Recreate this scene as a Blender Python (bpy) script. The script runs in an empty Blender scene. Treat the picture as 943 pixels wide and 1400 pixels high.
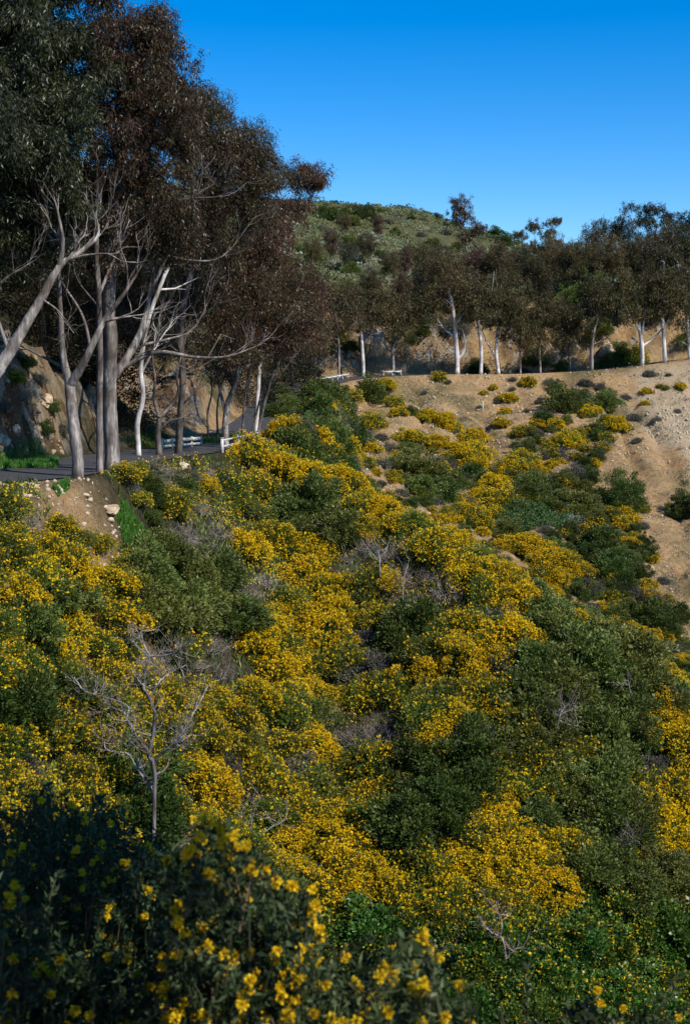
import bpy, math, random
import numpy as np
from math import radians as R
from mathutils import Vector

rng = np.random.default_rng(7)
random.seed(7)
C = bpy.context.scene.collection
SC = bpy.context.scene

# ------------------------------------------------------------------ camera
FPX = 1944.0; PITCH = math.atan(185 / FPX)
cam = bpy.data.cameras.new('camera'); cam_o = bpy.data.objects.new('camera', cam); C.objects.link(cam_o)
cam.sensor_fit = 'VERTICAL'; cam.sensor_height = 36.0; cam.lens = FPX / 1400 * 36.0
cam.clip_start = 0.1; cam.clip_end = 9000
cam_o.location = (0, 0, 0); cam_o.rotation_euler = (math.pi / 2 - PITCH, 0, 0)
cam.dof.use_dof = True; cam.dof.focus_distance = 62; cam.dof.aperture_fstop = 9.0
SC.camera = cam_o

# ------------------------------------------------------------------ sun, sky, exposure
SUN_DIR = Vector((0.62, -0.52, 0.74)).normalized()        # towards the sun
sun = bpy.data.lights.new('sun', 'SUN'); sun.energy = 5.0; sun.angle = R(0.5); sun.color = (1, 0.94, 0.84)
sun_o = bpy.data.objects.new('sun', sun); C.objects.link(sun_o)
sun_o.rotation_euler = SUN_DIR.to_track_quat('Z', 'Y').to_euler()
W = bpy.data.worlds.new('World'); SC.world = W; W.use_nodes = True
wn = W.node_tree.nodes; wl = W.node_tree.links
bg = wn['Background']; sky = wn.new('ShaderNodeTexSky'); sky.sky_type = 'NISHITA'; sky.sun_disc = False
sky.sun_elevation = math.asin(SUN_DIR.z); sky.sun_rotation = math.atan2(SUN_DIR.x, SUN_DIR.y)
sky.air_density = 1.0; sky.dust_density = 0.0; sky.ozone_density = 3.0; sky.altitude = 1500
hs = wn.new('ShaderNodeHueSaturation'); hs.inputs['Saturation'].default_value = 1.51; hs.inputs['Hue'].default_value = 0.507
wl.new(sky.outputs[0], hs.inputs['Color']); wl.new(hs.outputs[0], bg.inputs['Color'])
bg.inputs['Strength'].default_value = 0.15
vs = SC.view_settings; vs.view_transform = 'Standard'; vs.look = 'None'; vs.exposure = 0.15; vs.gamma = 1.0
vs.use_curve_mapping = False
SC.cycles.max_bounces = 5; SC.cycles.diffuse_bounces = 2; SC.cycles.glossy_bounces = 2
SC.cycles.transmission_bounces = 2; SC.cycles.transparent_max_bounces = 4; SC.cycles.use_denoising = True

# ------------------------------------------------------------------ helpers
ct, st = math.cos(PITCH), math.sin(PITCH)
def at(u, v, Y):
    """world point seen at source pixel u, v whose world y is Y"""
    cx, cy = (u - 471.5) / FPX, (700 - v) / FPX
    d = np.array([cx, ct + cy * st, cy * ct - st])
    return d * (Y / d[1])
def to_px(p):
    dz = p[1] * ct - p[2] * st; cy = p[1] * st + p[2] * ct
    return 471.5 + FPX * p[0] / dz, 700 - FPX * cy / dz

def tag(o, label=None, cat=None, group=None, kind=None):
    if label: o['label'] = label
    if cat: o['category'] = cat
    if group: o['group'] = group
    if kind: o['kind'] = kind
    return o
def empty(name, loc=(0, 0, 0), rz=0, s=(1, 1, 1)):
    o = bpy.data.objects.new(name, None); C.objects.link(o)
    o.location = loc; o.rotation_euler = (0, 0, rz); o.scale = s; o.empty_display_size = .2
    return o
def copy_tree(o, parent=None):
    c = o.copy(); C.objects.link(c)
    if parent: c.parent = parent
    for ch in list(o.children): copy_tree(ch, c)
    return c
def unit(a):
    return a / np.maximum(np.linalg.norm(a, axis=-1, keepdims=True), 1e-9)
def rdir(n, r=None):
    return unit((r or rng).normal(size=(n, 3)))

class Mb:
    """collects quads / tris in numpy and links them as ONE mesh object"""
    def __init__(s): s.v = []; s.f = []; s.a = []; s.n = 0
    def add(s, V, F, a):
        V = np.asarray(V, float).reshape(-1, 3); F = np.asarray(F, int)
        s.v.append(V); s.f.append(F + s.n); s.n += len(V)
        s.a.append(np.full(len(F), a, float) if np.isscalar(a) else np.asarray(a, float))
    def cards(s, P, D, L, Wd, a=None, side=None, mid=.45):
        n = len(P)
        if n == 0: return
        D = unit(D); L = np.broadcast_to(L, n)[:, None]; Wd = np.broadcast_to(Wd, n)[:, None]
        S = unit(np.cross(D, rdir(n) if side is None else side))
        nrm = np.cross(D, S) * L * .08
        V = np.stack([P, P + D * L * mid + S * Wd / 2 + nrm, P + D * L, P + D * L * mid - S * Wd / 2 + nrm], 1).reshape(-1, 3)
        s.add(V, np.arange(n * 4).reshape(-1, 4), rng.random(n) if a is None else a)
    def tube(s, P, r, k=6, a=None):
        P = np.asarray(P, float); n = len(P); r = np.broadcast_to(r, n)
        T = unit(np.gradient(P, axis=0)); up = np.array([.31, .17, .93])
        if abs(T.mean(0) @ up) > .93 * np.linalg.norm(T.mean(0)): up = np.array([.9, .3, .1])
        A = unit(np.cross(T, up)); B = np.cross(T, A)
        th = np.arange(k) * 2 * math.pi / k
        V = P[:, None] + r[:, None, None] * (A[:, None] * np.cos(th)[None, :, None] + B[:, None] * np.sin(th)[None, :, None])
        i = np.arange(n - 1)[:, None] * k; j = np.arange(k)[None]
        F = np.stack([i + j, i + (j + 1) % k, i + k + (j + 1) % k, i + k + j], -1).reshape(-1, 4)
        s.add(V.reshape(-1, 3), F, rng.random() if a is None else a)
    def box(s, c, h, rz=0, a=.5, ax=None):
        c = np.asarray(c, float)
        Vv = np.array([[x, y, z] for z in (-1, 1) for y in (-1, 1) for x in (-1, 1)]) * np.asarray(h)
        if ax is not None: Vv = Vv @ np.array(ax)
        else:
            co, si = math.cos(rz), math.sin(rz); Vv = Vv @ np.array([[co, si, 0], [-si, co, 0], [0, 0, 1]])
        s.add(Vv + c, [[0, 2, 3, 1], [4, 5, 7, 6], [0, 1, 5, 4], [2, 6, 7, 3], [0, 4, 6, 2], [1, 3, 7, 5]], a)
    def build(s, name, mat, parent=None, smooth=False):
        V = np.concatenate(s.v); A = np.concatenate(s.a)
        me = bpy.data.meshes.new(name)
        counts = np.concatenate([np.full(len(f), f.shape[1]) for f in s.f]); idx = np.concatenate([f.ravel() for f in s.f])
        me.vertices.add(len(V)); me.vertices.foreach_set('co', V.ravel().astype('f'))
        me.loops.add(len(idx)); me.loops.foreach_set('vertex_index', idx.astype('i'))
        me.polygons.add(len(counts)); me.polygons.foreach_set('loop_start', (np.cumsum(counts) - counts).astype('i'))
        if smooth: me.polygons.foreach_set('use_smooth', np.ones(len(counts), bool))
        me.update(calc_edges=True)
        at_ = me.attributes.new('v', 'FLOAT', 'FACE'); at_.data.foreach_set('value', A.astype('f'))
        me.materials.append(mat)
        o = bpy.data.objects.new(name, me); C.objects.link(o)
        if parent: o.parent = parent
        if name == 'flowers': o['kind'] = 'stuff'
        return o

# smooth lattice noise
_perm = np.random.default_rng(3).random((256, 256))
def vnoise(x, y):
    xi = np.floor(x).astype(int); yi = np.floor(y).astype(int); fx = x - xi; fy = y - yi
    fx = fx * fx * (3 - 2 * fx); fy = fy * fy * (3 - 2 * fy)
    g = lambda a, b: _perm[a & 255, b & 255]
    return (g(xi, yi) * (1 - fx) + g(xi + 1, yi) * fx) * (1 - fy) + (g(xi, yi + 1) * (1 - fx) + g(xi + 1, yi + 1) * fx) * fy - .5
def fbm(x, y, o=4):
    s = 0; a = 1
    for k in range(o): s = s + a * vnoise(x * 2 ** k + 17 * k, y * 2 ** k + 31 * k); a *= .5
    return s

# ------------------------------------------------------------------ materials
def mat(name, build):
    m = bpy.data.materials.new(name); m.use_nodes = True; nt = m.node_tree
    b = nt.nodes['Principled BSDF']; build(nt, b); return m
def ramp(nt, stops, interp='LINEAR'):
    r = nt.nodes.new('ShaderNodeValToRGB'); e = r.color_ramp.elements; r.color_ramp.interpolation = interp
    while len(e) < len(stops): e.new(.5)
    for x, (p, c) in zip(e, stops): x.position = p; x.color = (*c, 1)
    return r
def noise(nt, scale, detail=4, vec=None, rough=.55):
    n = nt.nodes.new('ShaderNodeTexNoise'); n.inputs['Scale'].default_value = scale; n.inputs['Detail'].default_value = detail
    n.inputs['Roughness'].default_value = rough
    if vec is not None: nt.links.new(vec, n.inputs['Vector'])
    return n
def mix(nt, f, a, b, mode='MIX'):
    m = nt.nodes.new('ShaderNodeMix'); m.data_type = 'RGBA'; m.blend_type = mode
    for s, k in ((f, 0), (a, 6), (b, 7)):
        if hasattr(s, 'links'): nt.links.new(s, m.inputs[k])
        elif k: m.inputs[k].default_value = (*s, 1)
        else: m.inputs[0].default_value = s
    return m.outputs[2]
def bump(nt, b, h, strength=.5, dist=.1):
    n = nt.nodes.new('ShaderNodeBump'); n.inputs['Strength'].default_value = strength; n.inputs['Distance'].default_value = dist
    nt.links.new(h, n.inputs['Height']); nt.links.new(n.outputs[0], b.inputs['Normal'])
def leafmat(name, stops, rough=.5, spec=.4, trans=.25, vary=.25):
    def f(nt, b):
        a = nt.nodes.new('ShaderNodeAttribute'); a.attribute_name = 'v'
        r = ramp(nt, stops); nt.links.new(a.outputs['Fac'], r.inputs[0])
        oi = nt.nodes.new('ShaderNodeObjectInfo')
        hv = nt.nodes.new('ShaderNodeHueSaturation'); nt.links.new(r.outputs[0], hv.inputs['Color'])
        m1 = nt.nodes.new('ShaderNodeMapRange'); nt.links.new(oi.outputs['Random'], m1.inputs[0])
        m1.inputs[3].default_value = 1 - vary; m1.inputs[4].default_value = 1 + vary; nt.links.new(m1.outputs[0], hv.inputs['Value'])
        fr = nt.nodes.new('ShaderNodeMath'); fr.operation = 'MULTIPLY'; fr.inputs[1].default_value = 7.31; nt.links.new(oi.outputs['Random'], fr.inputs[0])
        f2 = nt.nodes.new('ShaderNodeMath'); f2.operation = 'FRACT'; nt.links.new(fr.outputs[0], f2.inputs[0]); m2 = nt.nodes.new('ShaderNodeMapRange'); nt.links.new(f2.outputs[0], m2.inputs[0])
        hw = .004 if name == 'flower' else .028; m2.inputs[3].default_value = .5 - hw * 1.2; m2.inputs[4].default_value = .5 + hw * .6; nt.links.new(m2.outputs[0], hv.inputs['Hue'])
        nt.links.new(hv.outputs[0], b.inputs['Base Color'])
        b.inputs['Roughness'].default_value = rough; b.inputs['Specular IOR Level'].default_value = spec
        if trans:
            t = nt.nodes.new('ShaderNodeBsdfTranslucent'); nt.links.new(hv.outputs[0], t.inputs[0])
            mx = nt.nodes.new('ShaderNodeMixShader'); mx.inputs[0].default_value = trans
            nt.links.new(b.outputs[0], mx.inputs[1]); nt.links.new(t.outputs[0], mx.inputs[2])
            nt.links.new(mx.outputs[0], nt.nodes['Material Output'].inputs['Surface'])
    return mat(name, f)
M = {}
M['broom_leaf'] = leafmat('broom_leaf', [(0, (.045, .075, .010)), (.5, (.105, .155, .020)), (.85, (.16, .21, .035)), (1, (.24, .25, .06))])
M['flower'] = leafmat('flower', [(0, (.36, .25, .006)), (.35, (.68, .48, .008)), (.8, (.82, .57, .008)), (1, (.86, .44, .01))], .6, .2, .3, .1)
M['green_leaf'] = leafmat('green_leaf', [(0, (.055, .074, .012)), (.5, (.13, .17, .032)), (.88, (.20, .23, .06)), (1, (.22, .23, .11))], .5, .3, .2)
M['dark_leaf'] = leafmat('dark_leaf', [(0, (.026, .046, .008)), (.5, (.062, .098, .016)), (.92, (.10, .15, .030)), (1, (.15, .20, .06))], .5, .3, .2)
M['vine_leaf'] = leafmat('vine_leaf', [(0, (.028, .065, .010)), (.5, (.065, .145, .020)), (.88, (.12, .22, .035)), (1, (.30, .36, .14))], .42, .5, .25)
M['grey_leaf'] = leafmat('grey_leaf', [(0, (.075, .078, .055)), (.5, (.135, .13, .095)), (1, (.25, .235, .19))], .7, .2, .2)
M['silver_leaf'] = leafmat('silver_leaf', [(0, (.13, .19, .12)), (.5, (.25, .33, .22)), (1, (.46, .52, .38))], .6, .3, .2)
M['mat_leaf'] = leafmat('mat_leaf', [(0, (.03, .085, .02)), (.6, (.06, .15, .035)), (1, (.12, .21, .07))], .5, .3, .2)
M['grass'] = leafmat('grass', [(0, (.03, .10, .012)), (.6, (.07, .20, .02)), (1, (.16, .27, .05))], .5, .3, .3)
M['dry'] = leafmat('dry', [(0, (.10, .075, .055)), (.5, (.2, .155, .12)), (1, (.33, .26, .18))], .8, .1, .1)
M['euc_leaf'] = leafmat('euc_leaf', [(0, (.020, .013, .006)), (.35, (.058, .034, .013)), (.65, (.038, .046, .015)), (.88, (.105, .036, .018)), (1, (.10, .10, .05))], .42, .38, .15, .15)
M['euc_green'] = leafmat('euc_green', [(0, (.012, .014, .005)), (.5, (.028, .034, .011)), (.85, (.055, .066, .024)), (1, (.12, .14, .07))], .42, .4, .15, .15)
M['euc_far'] = leafmat('euc_far', [(0, (.035, .032, .009)), (.45, (.095, .072, .024)), (.8, (.080, .092, .030)), (1, (.20, .15, .07))], .5, .3, .2, .38)
M['euc_red'] = leafmat('euc_red', [(0, (.045, .028, .012)), (.5, (.105, .052, .022)), (.8, (.07, .062, .026)), (1, (.17, .07, .035))], .4, .5, .2, .15)
M['scrub'] = leafmat('scrub', [(0, (.035, .052, .018)), (.25, (.09, .125, .045)), (.6, (.15, .185, .08)), (.85, (.20, .235, .12)), (1, (.36, .38, .27))], .7, .2, .15)

def bark(name, c1, c2, c3, sc=1):
    def f(nt, b):
        tc = nt.nodes.new('ShaderNodeTexCoord'); mp = nt.nodes.new('ShaderNodeMapping'); mp.inputs['Scale'].default_value = (5 * sc, 5 * sc, .8 * sc)
        nt.links.new(tc.outputs['Object'], mp.inputs[0])
        n = noise(nt, 1.0, 6, mp.outputs[0], .65); r = ramp(nt, [(.32, c1), (.5, c2), (.68, c3)]); nt.links.new(n.outputs[0], r.inputs[0])
        n2 = noise(nt, .7, 3, tc.outputs['Object']); r2 = ramp(nt, [(.44, (1, 1, 1)), (.58, (.42, .37, .34))]); nt.links.new(n2.outputs[0], r2.inputs[0])
        nt.links.new(mix(nt, 1.0, r.outputs[0], r2.outputs[0], 'MULTIPLY'), b.inputs['Base Color'])
        b.inputs['Roughness'].default_value = .75; bump(nt, b, n.outputs[0], .7, .05)
    return mat(name, f)
M['bark'] = bark('bark', (.075, .058, .045), (.20, .17, .145), (.50, .46, .42))
M['bark_pale'] = bark('bark_pale', (.30, .25, .21), (.64, .60, .55), (.80, .78, .74))
M['bark_dark'] = bark('bark_dark', (.05, .04, .032), (.12, .095, .075), (.24, .2, .17))
M['snag'] = bark('snag', (.16, .15, .15), (.36, .34, .34), (.62, .60, .58), 3)
M['snag_shaded'] = bark('snag_shaded', (.08, .075, .085), (.19, .18, .19), (.34, .32, .32), 3)  # darker copy of snag; shade low on the trunk is put into its colour
M['twig'] = leafmat('twig', [(0, (.11, .09, .075)), (.6, (.23, .195, .165)), (1, (.42, .38, .34))], .8, .1, 0)
M['stem'] = leafmat('stem', [(0, (.06, .045, .03)), (1, (.15, .11, .07))], .8, .1, 0)

def m_ground(nt, b):
    tc = nt.nodes.new('ShaderNodeTexCoord'); O = tc.outputs['Object']
    def attr(n):
        a = nt.nodes.new('ShaderNodeAttribute'); a.attribute_name = n; return a.outputs['Fac']
    n1 = noise(nt, .35, 6, O, .6); n2 = noise(nt, 2.6, 5, O, .65); n3 = noise(nt, 14, 4, O, .7)
    sand = ramp(nt, [(.3, (.40, .255, .12)), (.5, (.56, .385, .20)), (.7, (.70, .52, .30))]); nt.links.new(n2.outputs[0], sand.inputs[0])
    red = ramp(nt, [(.40, (.78, .76, .72)), (.52, (1, .96, .9)), (.66, (1, .84, .72))]); nt.links.new(n1.outputs[0], red.inputs[0])
    s = mix(nt, 1.0, sand.outputs[0], red.outputs[0], 'MULTIPLY')
    v = nt.nodes.new('ShaderNodeTexVoronoi'); v.inputs['Scale'].default_value = 5.5; nt.links.new(O, v.inputs['Vector'])
    vr = ramp(nt, [(.10, (1, 1, 1)), (.24, (0, 0, 0))]); nt.links.new(v.outputs['Distance'], vr.inputs[0])
    vc = nt.nodes.new('ShaderNodeSeparateColor'); nt.links.new(v.outputs['Color'], vc.inputs[0])
    gm = nt.nodes.new('ShaderNodeMath'); gm.operation = 'MULTIPLY'; nt.links.new(vr.outputs[0], gm.inputs[0]); nt.links.new(attr('scree'), gm.inputs[1])
    gm2 = nt.nodes.new('ShaderNodeMath'); gm2.operation = 'MULTIPLY'; nt.links.new(gm.outputs[0], gm2.inputs[0]); nt.links.new(vc.outputs[0], gm2.inputs[1])
    s = mix(nt, gm2.outputs[0], s, (.62, .50, .34))
    s = mix(nt, ramp_out(nt, attr('scree'), [(.3, (0, 0, 0)), (1, (.6, .6, .6))]), s, (.66, .53, .36))
    litter = ramp(nt, [(.3, (.035, .030, .016)), (.55, (.085, .075, .038)), (.75, (.16, .13, .075))]); nt.links.new(n2.outputs[0], litter.inputs[0])
    s = mix(nt, attr('litter'), s, litter.outputs[0])
    # rocky cut: broken pale and ochre blocks
    v2 = nt.nodes.new('ShaderNodeTexVoronoi'); v2.inputs['Scale'].default_value = 1.5; v2.inputs['Randomness'].default_value = 1
    mp = nt.nodes.new('ShaderNodeMapping'); nt.links.new(O, mp.inputs[0]); mp.inputs['Scale'].default_value = (1, 1, .7)
    wob = mix(nt, .35, mp.outputs[0], n2.outputs['Color'], 'ADD'); nt.links.new(wob, v2.inputs['Vector'])
    vs2 = nt.nodes.new('ShaderNodeSeparateColor'); nt.links.new(v2.outputs['Color'], vs2.inputs[0])
    rk = ramp(nt, [(0, (.17, .10, .05)), (.4, (.34, .22, .12)), (.75, (.50, .38, .24)), (1, (.52, .48, .40))]); nt.links.new(vs2.outputs[0], rk.inputs[0])
    rk2 = mix(nt, .75, rk.outputs[0], ramp_out(nt, n3.outputs[0], [(.3, (.35, .33, .3)), (.6, (1, 1, 1))]), 'MULTIPLY')
    s = mix(nt, attr('rock'), s, rk2)
    gr = ramp(nt, [(.35, (.04, .065, .022)), (.6, (.095, .125, .048)), (.75, (.17, .17, .085))]); nt.links.new(n2.outputs[0], gr.inputs[0])
    s = mix(nt, attr('green'), s, gr.outputs[0])
    fin = mix(nt, .35, s, ramp_out(nt, n3.outputs[0], [(.3, (.5, .5, .5)), (.65, (1.25, 1.25, 1.25))]), 'MULTIPLY')
    nt.links.new(fin, b.inputs['Base Color']); b.inputs['Roughness'].default_value = .95; b.inputs['Specular IOR Level'].default_value = .1
    hh = nt.nodes.new('ShaderNodeMath'); hh.operation = 'ADD'; nt.links.new(n2.outputs[0], hh.inputs[0]); nt.links.new(n3.outputs[0], hh.inputs[1])
    bump(nt, b, hh.outputs[0], 1., .28)
def ramp_out(nt, src, stops):
    r = ramp(nt, stops); nt.links.new(src, r.inputs[0]); return r.outputs[0]
M['ground'] = mat('ground', m_ground)
def m_simple(c1, c2, scale=6, rough=.85, bs=.3):
    def f(nt, b):
        tc = nt.nodes.new('ShaderNodeTexCoord'); n = noise(nt, scale, 6, tc.outputs['Object'], .65)
        nt.links.new(ramp_out(nt, n.outputs[0], [(.32, c1), (.68, c2)]), b.inputs['Base Color']); b.inputs['Roughness'].default_value = rough
        bump(nt, b, n.outputs[0], bs, .05)
    return f
M['asphalt'] = mat('asphalt', m_simple((.02, .02, .021), (.065, .062, .06), 3, .9, .2))
M['white_paint'] = mat('white_paint', m_simple((.30, .29, .26), (.74, .74, .71), 9, .55, .1))
M['rock'] = mat('rock', m_simple((.26, .17, .09), (.60, .47, .31), 3, .9, .8))
M['bank_rock'] = mat('bank_rock', m_simple((.11, .075, .04), (.38, .29, .18), 2.2, .95, .8))
M['pale_rock'] = mat('pale_rock', m_simple((.34, .26, .17), (.60, .51, .37), 4, .9, .6))

# ------------------------------------------------------------------ terrain
road_pts = np.array([(-60, 40, -6.5), (-36, 47, -5), (-22, 54.2, -4.25), (-14.4, 57.4, -4.1), (-12.7, 63.5, -4.1), (-11.3, 71.5, -4.1), (-9.8, 79, -4.2), (-8.1, 86, -4.2), (-6.6, 97, -3.9), (-5.6, 109, -3.3),
                     (-5.2, 122, -2.3), (-4.2, 135, -1.2), (-1, 146, -.3), (8, 151.8, .2), (18, 153.6, .3), (28, 154, .8), (37, 154, 1.9), (52, 150, 3), (80, 140, 4)], float)
seg = []
for k in range(len(road_pts) - 1):
    p0 = road_pts[max(k - 1, 0)]; p1 = road_pts[k]; p2 = road_pts[k + 1]; p3 = road_pts[min(k + 2, len(road_pts) - 1)]
    for t in np.linspace(0, 1, 14, endpoint=False):
        seg.append(.5 * ((2 * p1) + (-p0 + p2) * t + (2 * p0 - 5 * p1 + 4 * p2 - p3) * t * t + (-p0 + 3 * p1 - 3 * p2 + p3) * t ** 3))
road = np.array(seg)
road_t = np.gradient(road[:, :2], axis=0); road_t /= np.linalg.norm(road_t, axis=1, keepdims=True)
ctrl_px = [(-150, 690, 47), (0, 682, 50.5), (75, 674, 53.2), (150, 662, 57), (215, 652, 63), (270, 640, 72), (330, 628, 80), (375, 616, 85), (420, 622, 83.5),
 (470, 662, 79), (530, 705, 75), (620, 752, 70), (720, 812, 66.5), (800, 868, 64), (860, 915, 62), (943, 985, 60), (1050, 1080, 58),
 (0, 800, 48.3), (0, 950, 45.3), (0, 1100, 42.5), (0, 1250, 40), (0, 1400, 38), (-150, 900, 42), (-150, 1300, 36),
 (200, 720, 60), (200, 800, 57.5), (200, 950, 53), (200, 1120, 48.5), (200, 1400, 42.5), (100, 740, 53.5), (300, 720, 68),
 (400, 700, 77), (400, 780, 71.5), (400, 950, 62), (400, 1150, 53.5), (400, 1400, 45.5),
 (600, 850, 64.5), (600, 1000, 57.5), (600, 1180, 51), (600, 1400, 45.5), (800, 1000, 58.5), (800, 1200, 51.5), (800, 1400, 46), (943, 1120, 56), (943, 1250, 51.5), (943, 1400, 47),
 (430, 524, 141), (480, 516, 146), (540, 513, 149.5), (600, 514, 150), (640, 513, 150), (700, 513, 150), (760, 514, 150), (850, 502, 150.3), (943, 492, 150.5),
 (480, 560, 133), (450, 590, 124), (480, 620, 117), (600, 560, 139), (600, 600, 129), (600, 660, 117), (540, 640, 116), (700, 560, 140), (700, 610, 130), (700, 700, 115), (760, 760, 107), (780, 620, 128),
 (850, 560, 139), (850, 620, 129), (850, 720, 114), (860, 830, 103), (943, 560, 139), (943, 640, 126), (943, 760, 111), (943, 860, 102)]
ctrl = [at(*c) for c in ctrl_px]
ctrl += [np.array(p, float) for p in [
 (0, 92, -10), (5, 88, -13.5), (12, 84, -18), (20, 80, -21), (30, 78, -24), (45, 74, -28), (3, 100, -11), (12, 96, -18), (22, 92, -21), (33, 90, -23), (50, 90, -26),
 (-.5, 106, -7.5), (-1, 116, -5.5), (-1.5, 96, -7), (-10.8, 97, -2.8), (-11.5, 103, -1.), (-10, 112, -.3), (-10, 124, 1),
 (-10, 30, -20), (5, 33, -24.5), (20, 33, -27), (-10, 22, -16), (5, 22, -18), (25, 24, -20), (-25, 25, -14), (-20, 12, -8), (0, 12, -9), (15, 12, -9.5), (0, 5, -3.7), (-6, 5, -3.6), (6, 5, -3.8), (0, 0, -1.75), (-6, 0, -1.75), (8, 0, -1.75), (0, -8, -1.6), (-40, -8, -1), (40, -8, -1), (40, 12, -8), (-40, 12, -4),
 (-17.5, 61.5, .8), (-14.5, 64.5, -.6), (-22, 60, 2.5), (-30, 66, 9), (-20, 72, 3.5), (-16, 78, 0), (-14.5, 86, -2.8), (-15.5, 92, -2), (-13.8, 97, -2.6), (-17, 100, -.5), (-22, 92, 3), (-35, 90, 13), (-28, 110, 7), (-16, 112, -.5), (-22, 130, 5), (-15, 140, 4.5), (-9, 152, 5.5), (-40, 130, 14), (-60, 100, 26), (-60, 60, 18), (-90, 80, 34),
 (0, 160, 6), (10, 161.5, 7), (20, 162, 7), (30, 162, 7.5), (40, 161, 8.5), (60, 158, 10), (0, 168, 9), (20, 170, 9.5), (40, 170, 10),
 (-20, 190, 17), (-20, 230, 27), (-25, 270, 33), (-60, 260, 40), (-60, 180, 28), (-120, 150, 45), (-120, 280, 48),
 (3, 200, 14), (22, 200, 12.5), (45, 195, 13), (70, 190, 14), (3, 235, 23), (25, 230, 19), (50, 230, 17), (6, 268, 31), (13, 272, 31), (-3, 270, 32), (25, 268, 26), (36, 262, 23), (58, 262, 19), (90, 250, 14), (10, 300, 30), (40, 320, 20), (-60, 330, 30),
 (100, 60, -20), (100, 110, 0), (120, 160, 12), (90, 20, -12), (200, 400, 0), (-200, 400, 20), (0, 500, 0), (0, 1500, -20), (1500, 1500, -20), (-1500, 1500, -20), (1500, 0, -10), (-1500, 0, 20), (0, -600, 10), (300, 0, -5), (-300, 0, 30), (0, -100, 2)]]
ctrl = np.array(ctrl)
MQ = 3.0
def kern(d2): return -np.sqrt(d2 + MQ * MQ)
_d2 = ((ctrl[:, None, :2] - ctrl[None, :, :2]) ** 2).sum(-1)
n_ = len(ctrl); A_ = np.zeros((n_ + 1, n_ + 1)); A_[:n_, :n_] = kern(_d2) - .15 * np.eye(n_) * 0 + np.eye(n_) * -.25 * 0
A_[:n_, :n_] += np.eye(n_) * .35
A_[:n_, n_] = 1; A_[n_, :n_] = 1
w_ = np.linalg.solve(A_, np.append(ctrl[:, 2], 0))
def sstep(a, b, x):
    t = np.clip((x - a) / (b - a), 0, 1); return t * t * (3 - 2 * t)
def H(x, y, full=False):
    x = np.atleast_1d(np.asarray(x, float)); y = np.atleast_1d(np.asarray(y, float)); out = np.empty_like(x); rd = np.empty_like(x); rz_ = np.empty_like(x); sd = np.empty_like(x)
    for i in range(0, len(x), 20000):
        X = x[i:i + 20000]; Y = y[i:i + 20000]
        d2 = (X[:, None] - ctrl[None, :, 0]) ** 2 + (Y[:, None] - ctrl[None, :, 1]) ** 2
        out[i:i + 20000] = kern(d2) @ w_[:n_] + w_[n_]
        r2 = (X[:, None] - road[None, :, 0]) ** 2 + (Y[:, None] - road[None, :, 1]) ** 2
        j = r2.argmin(1); rd[i:i + 20000] = np.sqrt(r2[np.arange(len(X)), j]); rz_[i:i + 20000] = road[j, 2]; sd[i:i + 20000] = road_t[j, 0] * (Y - road[j, 1]) - road_t[j, 1] * (X - road[j, 0])
    near = np.hypot(x, y)
    rough = sstep(6, 14, near)
    out = out + rough * (fbm(x / 6, y / 6, 4) * .9 * sstep(2.5, 11, rd) + fbm(x / 1.1, y / 1.1, 3) * .16)
    rill = sstep(98, 106, y) * (1 - sstep(143, 150, y)) * sstep(-3, 3, x)
    out = out - rill * (1 - 2 * np.abs(vnoise(x / 2.6 + fbm(x / 9, y / 9, 2) * 1.5, y / 17 + 5))) ** 3 * .9 - rill * np.abs(fbm(x / 1.3, y / 6, 3)) * .35
    # scalloped erosion gullies on the sandy side slopes
    cap = rz_ + .06 - .16 * np.maximum(rd - 3.2, 0) + fbm(x / 1.5, y / 1.5, 3) * .18; cm = (sd < 0) * (1 - sstep(84, 92, y)) * (1 - sstep(9, 13, rd)) * (y > 20)
    out = out * (1 - cm) + np.minimum(out, cap) * cm
    w = sstep(3.1, 4.6 + .8 * (fbm(x / 3, y / 3, 2) + .3), rd)
    cut = sstep(3.2, 4.5, rd) * (1 - sstep(9, 16, rd)) * sstep(.6, 2.0, out - rz_)
    steep = cut * (fbm(x / 1.6, y / 1.6, 4)) * 2.4
    z = rz_ * (1 - w) + (out + steep) * w
    return (z, rd, rz_, cut) if full else z
def ax(parts):
    a = [parts[0][0]]
    for (s0, s1, st_) in parts: n = max(1, int(round((s1 - s0) / st_))); a += list(np.linspace(s0, s1, n + 1)[1:])
    return np.array(a)
gx = ax([(-3000, -600, 400), (-600, -150, 60), (-150, -60, 9), (-60, -26, 1.6), (-26, 46, .42), (46, 90, 2), (90, 200, 14), (200, 600, 60), (600, 3000, 400)])
gy = ax([(-800, -60, 80), (-60, -6, 4), (-6, 12, .6), (12, 34, 1.2), (34, 168, .42), (168, 300, 1.3), (300, 420, 12), (420, 900, 60), (900, 3500, 400)])
GX, GY = np.meshgrid(gx, gy); GZ, RD, RZ, CUT = H(GX.ravel(), GY.ravel(), True)
nx, ny = len(gx), len(gy)
i = (np.arange(ny - 1)[:, None] * nx + np.arange(nx - 1)[None]).ravel()
mb = Mb(); mb.add(np.stack([GX.ravel(), GY.ravel(), GZ], 1), np.stack([i, i + 1, i + nx + 1, i + nx], 1), .5)
ground = mb.build('ground', M['ground'], smooth=True); tag(ground, 'sandy and brush covered canyon slopes falling away below the road', 'ground', kind='structure')
def vattr(o, name, val):
    a = o.data.attributes.new(name, 'FLOAT', 'POINT'); a.data.foreach_set('value', np.clip(val, 0, 1).astype('f'))
gxf, gyf = GX.ravel(), GY.ravel()
N1 = fbm(gxf / 4, gyf / 4, 4)
near_spur = (1 - sstep(84, 96, gyf + .35 * gxf)) * sstep(2, 14, gyf)
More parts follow.
